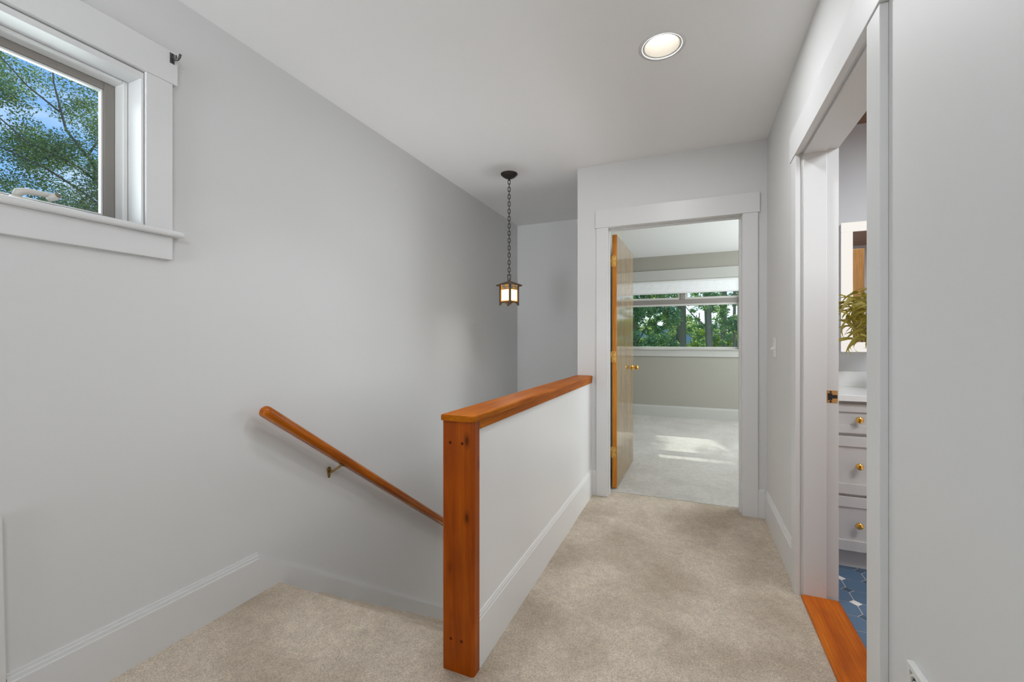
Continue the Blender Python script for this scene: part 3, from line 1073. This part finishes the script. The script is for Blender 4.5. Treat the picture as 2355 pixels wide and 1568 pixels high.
ztop, zbot = CZ - 0.050, 1.705
NL = 26
pitch = (ztop - zbot) / NL
proto = [None, None]
for k in range(NL):
    zc = ztop - pitch * (k + 0.5)
    ri = k % 2
    if proto[ri] is None:
        bm = bmesh.new()
        add_tube(bm, [(PX + p[0], PY + p[1], zc + p[2]) for p in stadium(0.0088, pitch * 0.5 + 0.0045, 0.40 if ri == 0 else 0.40 + math.pi / 2)], 0.0029, 6, closed=True)
        proto[ri] = (fin('chain_link', bm, M['bronze'], pl), zc)
    else:
        s, z_s = proto[ri]
        c = s.copy()
        COL.objects.link(c)
        c.parent = pl
        c.location = s.location + Vector((0, 0, zc - z_s))
bm = bmesh.new()
rr = 0.40
for sx in (-1, 0, 1):
    add_tube(bm, [(PX + 0.010 * sx * math.cos(rr), PY + 0.010 * sx * math.sin(rr), 1.665), (PX + 0.013 * sx * math.cos(rr), PY + 0.013 * sx * math.sin(rr), 1.709)] if sx else [(PX, PY, 1.66), (PX, PY, 1.690)], 0.0028, 6)
add_tube(bm, [(PX - 0.013 * math.cos(rr), PY - 0.013 * math.sin(rr), 1.709), (PX + 0.013 * math.cos(rr), PY + 0.013 * math.sin(rr), 1.709)], 0.0028, 6)
fin('hanger', bm, M['bronze'], pl)
lathe('roof', [(0.106, 1.6215), (0.106, 1.6245), (0.012, 1.659), (0.011, 1.667), (0.009, 1.667), (0.009, 1.655), (0.100, 1.6215)], (PX, PY, 0), M['lantern'], pl, seg=40, cap=False)
# square body turned so that a corner faces the hall
BA = math.radians(74)
bu, bv = Vector((math.cos(BA), math.sin(BA), 0)), Vector((-math.sin(BA), math.cos(BA), 0))
BC = Vector((PX, PY, 0))
HB = 0.0505


def bodyp(a, b, z):
    return BC + bu * a + bv * b + Vector((0, 0, z))


def add_obox(bm, a0, a1, b0, b1_, z0, z1, mi=0):
    vs = [bm.verts.new(bodyp(a, b, z)) for a in (a0, a1) for b in (b0, b1_) for z in (z0, z1)]
    for q in [(0, 1, 3, 2), (4, 6, 7, 5), (0, 4, 5, 1), (2, 3, 7, 6), (0, 2, 6, 4), (1, 5, 7, 3)]:
        bm.faces.new([vs[i] for i in q]).material_index = mi


for sa, sb in ((-1, -1), (1, -1), (1, 1), (-1, 1)):
    bm = bmesh.new()
    add_obox(bm, sa * HB - 0.006, sa * HB + 0.006, sb * HB - 0.006, sb * HB + 0.006, 1.463, 1.626)
    fin('corner_post', bm, M['lantern'], pl)


def side(k):
    """Frame of reference of lantern face k: returns a function (s across, d outwards, z) -> world point."""
    def f(s, d_, z):
        a, b = ((s, HB + d_), (HB + d_, -s), (-s, -HB - d_), (-HB - d_, s))[k]
        return bodyp(a, b, z)
    return f


for k in range(4):
    F = side(k)

    def slab(bm, s0, s1, z0, z1, d0, d1, mi=0):
        vs = [bm.verts.new(F(s, d_, z)) for s in (s0, s1) for d_ in (d0, d1) for z in (z0, z1)]
        for q in [(0, 1, 3, 2), (4, 6, 7, 5), (0, 4, 5, 1), (2, 3, 7, 6), (0, 2, 6, 4), (1, 5, 7, 3)]:
            bm.faces.new([vs[i] for i in q]).material_index = mi
    e_ = HB - 0.006
    # pane of opal glass with an amber border and a leaded checker band above it
    bm = bmesh.new()
    slab(bm, -e_ + 0.008, e_ - 0.008, 1.500, 1.586, -0.003, 0.0, 0)
    slab(bm, -e_, -e_ + 0.008, 1.490, 1.592, -0.003, 0.0, 1)
    slab(bm, e_ - 0.008, e_, 1.490, 1.592, -0.003, 0.0, 1)
    slab(bm, -e_ + 0.008, e_ - 0.008, 1.492, 1.500, -0.003, 0.0, 1)
    slab(bm, -e_ + 0.008, e_ - 0.008, 1.586, 1.592, -0.003, 0.0, 1)
    pane = fin('glass_panel', bm, [M['art'], M['amber']], pl)
    bm = bmesh.new()
    nq = 6
    for r in range(2):
        for c in range(nq):
            s0 = -e_ + 2 * e_ * c / nq + 0.0012
            s1 = -e_ + 2 * e_ * (c + 1) / nq - 0.0012
            z0 = 1.594 + r * 0.0155
            slab(bm, s0, s1, z0, z0 + (0.0135 if r == 0 else 0.017), -0.003, 0.0, [0, 1, 0, 0, 1, 0, 1][(c * 3 + r * 2 + k) % 7])
    fin('checker_band', bm, [M['artgrey'], M['amber'], M['art']], pane)
    # leading and the arched lower rail
    bm = bmesh.new()
    for z in (1.592, 1.6085):
        slab(bm, -e_, e_, z - 0.0012, z + 0.0018, -0.001, 0.003)
    for c in range(nq + 1):
        s0 = -e_ + 2 * e_ * c / nq
        slab(bm, s0 - 0.0011, s0 + 0.0011, 1.592, 1.626, -0.001, 0.0025)
    fin('leading', bm, M['lantern'], pane)
    bm = bmesh.new()
    na = 14
    low = []
    for i in range(na + 1):
        q = -e_ + 2 * e_ * i / na
        low.append((q, 1.484 - 0.015 * (abs(q) / e_) ** 2.6))
    outline = low + [(e_, 1.4925), (-e_, 1.4925)]
    fr_ = [bm.verts.new(F(q, 0.004, z)) for q, z in outline]
    bk_ = [bm.verts.new(F(q, -0.002, z)) for q, z in outline]
    bm.faces.new(fr_)
    bm.faces.new(bk_[::-1])
    for i in range(len(outline)):
        j = (i + 1) % len(outline)
        bm.faces.new((fr_[i], bk_[i], bk_[j], fr_[j]))
    bmesh.ops.remove_doubles(bm, verts=bm.verts[:], dist=0.0001)
    fin('arched_rail', bm, M['lantern'], pane)
bm = bmesh.new()
bmesh.ops.create_icosphere(bm, subdivisions=3, radius=0.022, matrix=Matrix.Translation((PX, PY, 1.535)))
add_lathe(bm, [(0.012, 1.550), (0.013, 1.62)], (PX, PY, 0), seg=16, mi=1)
fin('bulb', bm, [M['bulb'], M['bronze']], pl, smooth=True)
light('pendant_glow', 'AREA', (PX, PY, 1.460), 1.1, (1.0, 0.96, 0.90), (0, 0, -1), 0.08, shape='DISK')

# ------------------------------------------------------------------ bedroom window
w2 = empty('window_2', (-0.13, BY, oz0), kind='structure')


def b2(name, a, b, mat='vinyl', bevel=0.002):
    return box(name, a, b, M[mat], w2, bevel)


b2('head_casing', (-1.045, BY - 0.024, 2.134), (0.79, BY, 2.288), 'trim_bed')
b2('casing', (-1.035, BY - 0.020, 1.046), (-0.935, BY, 2.134), 'trim_bed')
b2('casing', (0.680, BY - 0.020, 1.046), (0.780, BY, 2.134), 'trim_bed')
b2('stool', (-1.06, BY - 0.045, 1.046), (0.805, BY + 0.10, 1.060), 'trim_bed', 0.004)
b2('apron', (-1.035, BY - 0.020, 0.944), (0.780, BY, 1.046), 'trim_bed')
bm = bmesh.new()
for a, b in (((ox0, 1.06), (ox0 + 0.012, oz1)), ((ox1 - 0.012, 1.06), (ox1, oz1)), ((ox0, oz1 - 0.012), (ox1, oz1))):
    add_box(bm, (a[0], BY - 0.001, a[1]), (b[0], BY + 0.16, b[1]))
fin('jamb', bm, M['trim_bed'], w2)
YG = BY + 0.075
bm = bmesh.new()
add_box(bm, (ox0 + 0.012, YG - 0.03, 1.765), (ox1 - 0.012, YG + 0.05, 1.827), 0.003)
add_box(bm, (-0.160, YG - 0.028, 1.827), (-0.094, YG + 0.05, 2.122), 0.003)
fin('mullion', bm, M['sash'], w2)
bm = bmesh.new()


def ring_frame(bm, xa, xb, za, zb, w_, ya, yb):
    for p, q in (((xa, za), (xb, za + w_)), ((xa, zb - w_), (xb, zb)), ((xa, za + w_), (xa + w_, zb - w_)), ((xb - w_, za + w_), (xb, zb - w_))):
        add_box(bm, (p[0], ya, p[1]), (q[0], yb, q[1]), 0.003)


ring_frame(bm, -0.920, 0.665, 1.060, 1.765, 0.034, YG - 0.012, YG + 0.03)
fin('sash', bm, M['vinyl'], w2)
box('pane', (-0.888, YG + 0.006, 1.092), (0.633, YG + 0.011, 1.733), M['glass'], w2)
for xa, xb, ms in ((-0.920, -0.160, (-0.654, -0.415)), (-0.094, 0.665, (0.165, 0.404))):
    bm = bmesh.new()
    ring_frame(bm, xa, xb, 1.827, 2.122, 0.034, YG - 0.012, YG + 0.03)
    s = fin('sash', bm, M['vinyl'], w2)
    box('pane', (xa + 0.032, YG + 0.006, 1.859), (xb - 0.032, YG + 0.011, 2.09), M['glass'], s)
    for mx_ in ms:
        box('muntin', (mx_ - 0.006, YG + 0.014, 1.86), (mx_ + 0.006, YG + 0.020, 2.09), M['vinyl'], s)

cs = empty('cellular_shade', (-0.13, BY + 0.03, 1.93), 'white pleated window shade, mostly raised, at top of the bedroom window', 'window shade')
box('head_rail', (-0.918, BY + 0.006, 2.098), (0.663, BY + 0.040, 2.121), M['white'], cs, 0.002)
box('bottom_rail', (-0.916, BY + 0.006, 1.922), (0.661, BY + 0.038, 1.940), M['white'], cs, 0.003)
npl = 12
za, zb = 1.940, 2.098
front = []
for k in range(npl * 2 + 1):
    front.append((BY + (0.010 if k % 2 else 0.016), za + (zb - za) * k / (npl * 2)))
prism('pleats', front + [(BY + 0.034, zb), (BY + 0.034, za)], 0, -0.914, 0.659, M['shade'], cs)

# ------------------------------------------------------------------ bathroom vanity
va = empty('bathroom_vanity', (1.1, 2.9, 0), 'light grey vanity cabinet with drawers and brass knobs in the bathroom', 'vanity')
VX0, VX1 = TX0 + 0.012, 1.70
box('carcass', (VX0, 2.700, 0.100), (VX1, TY1 - 0.002, 0.868), M['cabinet'], va)
box('toe_kick', (VX0, 2.732, 0.001), (VX1, 2.760, 0.100), M['cabinet'], va)


def shaker(name, x0, x1, z0, z1, knob):
    bm = bmesh.new()
    fw = 0.052 if z1 - z0 > 0.2 else 0.040
    yb_, yf = 2.700, 2.680
    for p, q in (((x0, z0), (x1, z0 + fw)), ((x0, z1 - fw), (x1, z1)), ((x0, z0 + fw), (x0 + fw, z1 - fw)), ((x1 - fw, z0 + fw), (x1, z1 - fw))):
        add_box(bm, (p[0], yf, p[1]), (q[0], yb_, q[1]), 0.0012)
    add_box(bm, (x0 + fw - 0.002, yf + 0.009, z0 + fw - 0.002), (x1 - fw + 0.002, yb_, z1 - fw + 0.002))
    dr = fin(name, bm, M['cabinet'], va)
    bm = bmesh.new()
    add_lathe(bm, [(0.0075, 0.0), (0.0065, -0.010), (0.0075, -0.014), (0.0165, -0.018), (0.0172, -0.023), (0.014, -0.028), (0.006, -0.031)], (knob[0], yf, knob[1]), axis=1, seg=22)
    fin('knob', bm, M['gold'], dr)


shaker('drawer', VX0 + 0.004, 0.952, 0.704, 0.852, (0.779, 0.776))
shaker('drawer', VX0 + 0.004, 0.952, 0.393, 0.688, (0.779, 0.541))
shaker('drawer', VX0 + 0.004, 0.952, 0.104, 0.379, (0.779, 0.243))
shaker('cabinet_door', 0.964, 1.328, 0.104, 0.852, (0.995, 0.62))
shaker('cabinet_door', 1.332, 1.696, 0.104, 0.852, (1.665, 0.62))
vt = empty('vanity_top', (1.1, 2.9, 0.87), 'white stone countertop with backsplash on the bathroom vanity', 'countertop')
box('slab', (TX0 + 0.010, 2.655, 0.8690), (VX1 + 0.02, TY1 - 0.001, 0.900), M['quartz'], vt, 0.002)
box('backsplash', (TX0 + 0.010, TY1 - 0.022, 0.900), (VX1 + 0.02, TY1 - 0.0005, 0.990), M['quartz'], vt, 0.0015)

# lighted mirror
MX0, MX1, MZ0, MZ1 = 0.838, 1.46, 1.110, 1.892
lm = empty('lighted_mirror', (1.15, TY1, MZ0), 'rectangular mirror with glowing white border above the bathroom vanity', 'mirror')
box('body', (MX0 + 0.004, TY1 - 0.030, MZ0 + 0.004), (MX1 - 0.004, TY1 - 0.0005, MZ1 - 0.004), M['white'], lm)
bm = bmesh.new()
ring_frame(bm, MX0, MX1, MZ0, MZ1, 0.058, TY1 - 0.034, TY1 - 0.030)
fin('light_band', bm, M['led'], lm)
box('mirror_glass', (MX0 + 0.058, TY1 - 0.0335, MZ0 + 0.058), (MX1 - 0.058, TY1 - 0.030, MZ1 - 0.058), M['mirror'], lm)

# potted plant with strap leaves
pp = empty('potted_plant', (1.02, 2.95, 0.90), 'green potted plant with long drooping leaves standing before the bathroom mirror', 'plant')
lathe('pot', [(0.045, 0.0), (0.062, 0.02), (0.066, 0.12), (0.052, 0.19), (0.046, 0.20), (0.040, 0.19)], (1.02, 2.95, 0.9005), M['pot'], pp, seg=24)
bm = bmesh.new()
for q in range(5):
    a = q * 1.3
    add_tube(bm, [(1.02 + 0.01 * math.cos(a), 2.95 + 0.01 * math.sin(a), 1.05), (1.02 + 0.02 * math.cos(a), 2.95 + 0.02 * math.sin(a), 1.20), (1.02 - 0.05 + 0.04 * math.cos(a), 2.95 + 0.04 * math.sin(a), 1.36)], [0.006, 0.005, 0.003], 6)
fin('stems', bm, M['plant'], pp)


def strap_leaf(length, width, droop, twist):
    """A curved strap leaf along +X from its stalk, folded along the midrib."""
    me = bpy.data.meshes.new('leaf')
    vs, fs = [], []
    N = 8
    x = z = 0.0
    ang0 = 0.5
    for i in range(N + 1):
        t = i / N
        w = width * math.sin(math.pi * min(1.0, 0.12 + 0.88 * t) ** 0.8) * (1 - 0.15 * t) + 0.0006
        vs += [(x, -w, z + w * 0.35), (x, 0, z), (x, w, z + w * 0.35)]
        an = ang0 - droop * t
        x += length / N * math.cos(an)
        z += length / N * math.sin(an)
    for i in range(N):
        b = i * 3
        fs += [(b, b + 1, b + 4, b + 3), (b + 1, b + 2, b + 5, b + 4)]
    me.from_pydata(vs, [], fs)
    me.polygons.foreach_set('use_smooth', [True] * len(me.polygons))
    me.materials.append(M['plant'])
    return me


lm_ = [strap_leaf(0.14, 0.010, 1.6, 0), strap_leaf(0.17, 0.013, 2.3, 0), strap_leaf(0.11, 0.012, 1.1, 0), strap_leaf(0.15, 0.008, 2.8, 0)]
rnd = random.Random(5)
for q in range(130):
    o = bpy.data.objects.new('leaf', lm_[q % 4])
    COL.objects.link(o)
    o.parent = pp
    zc = rnd.uniform(1.18, 1.42) if q % 5 else rnd.uniform(1.36, 1.46)
    a = rnd.uniform(0, 2 * math.pi)
    if rnd.random() < 0.45:
        a = rnd.uniform(2.3, 4.0)
    ox_ = rnd.uniform(0.81, 1.05)
    o.location = Vector((ox_, 2.95 + rnd.uniform(-0.05, 0.06), zc)) - pp.location
    o.rotation_euler = (rnd.uniform(-0.9, 0.9), rnd.uniform(-0.5, 0.9), a)
    s = rnd.uniform(0.75, 1.2)
    o.scale = (s, s, s)

# ------------------------------------------------------------------ outdoors
structure(box('ground', (-120, -60, -3.4), (120, 160, -3.0), M['lawn']))
bm = bmesh.new()
pts = [(-110, -3.1)]
for i in range(41):
    x = -110 + 220 * i / 40
    pts.append((x, 5.0 + 2.5 * math.sin(i * 0.5) + 1.6 * math.sin(i * 1.3 + 1)))
pts.append((110, -3.1))
add_prism(bm, pts, 1, 120, 128)
structure(fin('hills', bm, M['hill']))


def leaves_mesh(name, centers, radii, n, size, mat, parent, seed, flat=0.75):
    """n small folded leaves gathered in clusters; one mesh."""
    rg = np.random.default_rng(seed)
    C = np.asarray(centers, float)
    Rr = np.asarray(radii, float)
    wgt = Rr ** 2
    idx = rg.choice(len(C), n, p=wgt / wgt.sum())
    off = rg.normal(size=(n, 3))
    off /= np.linalg.norm(off, axis=1)[:, None]
    off *= (rg.random(n) ** 0.45)[:, None] * Rr[idx][:, None]
    off[:, 2] *= flat
    p = C[idx] + off
    d = rg.normal(size=(n, 3))
    d[:, 2] = d[:, 2] * 0.5 - 0.35
    d /= np.linalg.norm(d, axis=1)[:, None]
    h = rg.normal(size=(n, 3))
    h[:, 2] += 1.2
    s = np.cross(d, h)
    s /= np.linalg.norm(s, axis=1)[:, None] + 1e-9
    L_ = size * rg.uniform(0.65, 1.25, n)[:, None]
    a = p
    b = p + d * L_ * 0.42 + s * L_ * 0.29
    c = p + d * L_
    e = p + d * L_ * 0.42 - s * L_ * 0.29
    V = np.stack([a, b, c, e], axis=1).reshape(-1, 3)
    me = bpy.data.meshes.new(name)
    me.vertices.add(4 * n)
    me.vertices.foreach_set('co', (V - np.array(worldloc(parent))).ravel())
    me.loops.add(4 * n)
    me.loops.foreach_set('vertex_index', np.arange(4 * n, dtype=np.int32))
    me.polygons.add(n)
    me.polygons.foreach_set('loop_start', np.arange(0, 4 * n, 4, dtype=np.int32))
    me.polygons.foreach_set('loop_total', np.full(n, 4, dtype=np.int32))
    me.update(calc_edges=True)
    o = link(name, me, parent, [mat])
    o['kind'] = 'stuff'
    return o


def tree(label, base, trunk, limbs, clusters, n, size, leafm, barkm, seed, cat='tree', name='tree'):
    t = empty(name, base, label, cat)
    bm = bmesh.new()
    add_tube(bm, [p for p, r in trunk], [r for p, r in trunk], 12)
    fin('trunk', bm, M[barkm], t)
    if limbs:
        for lb in limbs:
            bm = bmesh.new()
            add_tube(bm, [p for p, r in lb], [r for p, r in lb], 8)
            fin('branch', bm, M[barkm], t)
    leaves_mesh('foliage', [c for c, r in clusters], [r for c, r in clusters], n, size, M[leafm], t, seed)
    return t


def cloud(rg, n, lo, hi, r0, r1):
    return [((rg.uniform(lo[0], hi[0]), rg.uniform(lo[1], hi[1]), rg.uniform(lo[2], hi[2])), rg.uniform(r0, r1)) for _ in range(n)]


rg = random.Random(3)
# maple outside the landing window: view cone there is y 4.0..5.7, z 4.2..7.3 at x -13
cl = []
cl += cloud(rg, 26, (-15.0, 4.7, 3.6), (-12.0, 6.4, 5.9), 0.35, 0.75)
cl += cloud(rg, 14, (-15.0, 3.4, 5.4), (-12.5, 4.5, 7.2), 0.25, 0.5)
cl += cloud(rg, 10, (-15.0, 5.2, 5.8), (-12.5, 6.6, 7.2), 0.22, 0.45)
cl += cloud(rg, 12, (-15.0, 3.7, 6.1), (-12.5, 4.45, 7.6), 0.22, 0.42)
cl += cloud(rg, 12, (-14.5, 3.2, 4.0), (-12.5, 4.8, 5.2), 0.22, 0.4)
cl += cloud(rg, 34, (-16.5, 5.8, 3.0), (-11.5, 9.5, 9.0), 0.45, 0.9)
cl += cloud(rg, 20, (-16.5, 0.0, 3.0), (-11.5, 3.4, 8.5), 0.4, 0.8)
cl += cloud(rg, 10, (-15.5, 3.5, 7.6), (-12.5, 6.5, 9.5), 0.4, 0.8)
tree('tall maple filling the landing window, blue sky between its leaves', (-14.0, 6.6, -3.0),
     [((-14.0, 6.6, -3.1), 0.300), ((-13.8, 6.5, 1.5), 0.250), ((-13.4, 6.1, 4.2), 0.170), ((-13.0, 5.6, 5.2), 0.043), ((-13.0, 5.0, 5.95), 0.025), ((-13.0, 4.80, 6.9), 0.015), ((-13.0, 4.74, 8.1), 0.010)],
     [[((-13.4, 6.0, 4.3), 0.035), ((-13.0, 5.36, 4.60), 0.025), ((-13.0, 4.7, 4.95), 0.020), ((-13.0, 4.0, 5.15), 0.013)],
      [((-13.2, 5.8, 4.9), 0.030), ((-13.0, 5.2, 5.2), 0.022), ((-13.0, 4.4, 5.4), 0.018), ((-13.0, 3.8, 5.9), 0.010)],
      [((-13.0, 4.9, 6.3), 0.022), ((-13.0, 4.4, 6.6), 0.015), ((-13.0, 3.9, 7.1), 0.010)],
      [((-13.1, 5.4, 5.5), 0.025), ((-13.3, 5.8, 6.3), 0.018), ((-13.3, 6.1, 7.2), 0.010)]],
     cl, 170000, 0.052, 'leaf_a', 'bark', 21)

# woodland behind the bedroom: view cone at y 16 is x -1.9..1.5, z 1.0..2.9


def wood_tree(label, x, y, r, lean, n, clus, leafm, size, seed, limbs=None, top=9.0):
    tr = [((x - lean * 0.55, y, -3.1), r * 1.25), ((x - lean * 0.25, y, 0.0), r * 1.05), ((x, y, 2.0), r), ((x + lean * 0.4, y, 5.0), r * 0.75), ((x + lean * 0.8, y, top), r * 0.25)]
    tree(label, (x, y, -3.0), tr, limbs or [], clus, n, size, leafm, 'bark2', seed)


rg = random.Random(8)


def sprays(n, lo, hi, r0=0.10, r1=0.24):
    return cloud(rg, n, lo, hi, r0, r1)


HIGH_DAPPLE = [((-2.5, 12.8, 4.8), (2.0, 15.2, 7.5)), ((-1.5, 12.8, 4.8), (2.5, 15.2, 7.5))]  # unseen leaf clusters above the view, placed to dapple sun on the bedroom floor
wood_tree('thick upright trunk near the middle of the bedroom window', -0.34, 16.0, 0.165, 0.0, 15000,
          sprays(60, (-1.4, 15.0, 0.6), (-0.5, 17.0, 3.6)) + sprays(14, (-0.2, 16.6, 0.6), (0.4, 17.5, 3.4)) + sprays(10, (-0.6, 15.0, 2.3), (0.1, 15.7, 3.3))
          + sprays(10, *HIGH_DAPPLE[0], 0.2, 0.4) + sprays(4, (-2.5, 13, 8), (2.0, 17, 10), 0.3, 0.5), 'leaf_b', 0.075, 31)
wood_tree('slender trunk leaning slightly, right of the thick trunk', 0.50, 15.5, 0.105, -0.30, 13000,
          sprays(26, (-0.1, 15.7, 0.6), (0.45, 16.6, 3.4), 0.08, 0.18) + sprays(34, (0.62, 14.4, 0.4), (1.2, 16.0, 3.2), 0.08, 0.20) + sprays(8, (0.15, 14.8, 2.2), (0.6, 15.3, 3.0), 0.08, 0.16)
          + sprays(10, *HIGH_DAPPLE[1], 0.2, 0.4) + sprays(4, (-1.5, 13, 8), (2.5, 17, 10), 0.3, 0.5), 'leaf_b', 0.075, 32,
          [[((0.40, 15.5, 1.7), 0.022), ((0.0, 15.4, 2.1), 0.015), ((-0.3, 15.3, 2.5), 0.008)], [((0.55, 15.5, 1.6), 0.018), ((0.9, 15.4, 1.35), 0.011), ((1.3, 15.3, 1.25), 0.006)]])
wood_tree('thin pale trunk toward the right side of bedroom window', 1.12, 18.0, 0.11, 0.05, 15000,
          sprays(60, (0.6, 17.0, 0.4), (2.4, 19.0, 3.8)) + sprays(6, (0, 14, 8), (4, 18, 10), 0.3, 0.5), 'leaf_b', 0.08, 33)
wood_tree('narrowest dark trunk at far right edge of bedroom window', 1.30, 15.8, 0.045, 0.03, 8000,
          sprays(34, (0.95, 15.0, 0.4), (1.9, 16.5, 3.4), 0.08, 0.2) + sprays(4, (0.5, 13, 4.8), (3, 15, 7.5), 0.2, 0.4), 'leaf_b', 0.07, 34, top=7)
wood_tree('densely leafed dark tree covering left part of bedroom window', -1.75, 14.5, 0.13, 0.12, 62000,
          sprays(150, (-3.6, 13.4, -0.4), (-0.50, 15.8, 3.9), 0.14, 0.34) + sprays(10, (-4, 12.6, 4.8), (-0.5, 14.8, 7.5), 0.25, 0.5), 'leaf_b', 0.08, 35,
          [[((-1.72, 14.5, 1.0), 0.035), ((-1.3, 14.3, 1.7), 0.022), ((-1.0, 14.1, 2.5), 0.012)]])
wood_tree('leafy tree outside the frame edge right of bedroom window', 3.4, 16.5, 0.16, -0.2, 14000,
          sprays(50, (2.0, 15.0, -0.5), (5.0, 18.0, 5.5), 0.25, 0.6), 'leaf_b', 0.10, 36)


def shrub(label, lo, hi, n, seed, size=0.11, leafm='leaf_c'):
    rg2 = random.Random(seed)
    x, y = (lo[0] + hi[0]) / 2, (lo[1] + hi[1]) / 2
    cl2 = cloud(rg2, 16, lo, hi, 0.4, 0.8)
    t = empty('shrub', (x, y, -3.0), label, 'shrub')
    bm = bmesh.new()
    for q in range(4):
        a = q * 1.6
        add_tube(bm, [(x + 0.1 * math.cos(a), y + 0.1 * math.sin(a), -3.05), (x + 0.5 * math.cos(a), y + 0.5 * math.sin(a), (lo[2] + hi[2]) / 2), (x + 0.9 * math.cos(a), y + 0.9 * math.sin(a), hi[2])], [0.07, 0.05, 0.02], 6)
    fin('stems', bm, M['bark'], t)
    leaves_mesh('foliage', [c for c, r in cl2], [r for c, r in cl2], n, size, M[leafm], t, seed)


shrub('sunlit yellow-green bush low between the two main trunks', (-0.5, 21.0, -1.5), (1.0, 23.5, 2.5), 26000, 41)
shrub('sunlit yellow-green bush seen low at right edge of bedroom window', (1.7, 25.6, -1.5), (4.4, 28.5, 2.8), 26000, 42)
shrub('bright sunlit bush behind the dark tree at left of bedroom window', (-5.6, 22.0, -1.5), (-2.4, 25.0, 1.8), 20000, 43)
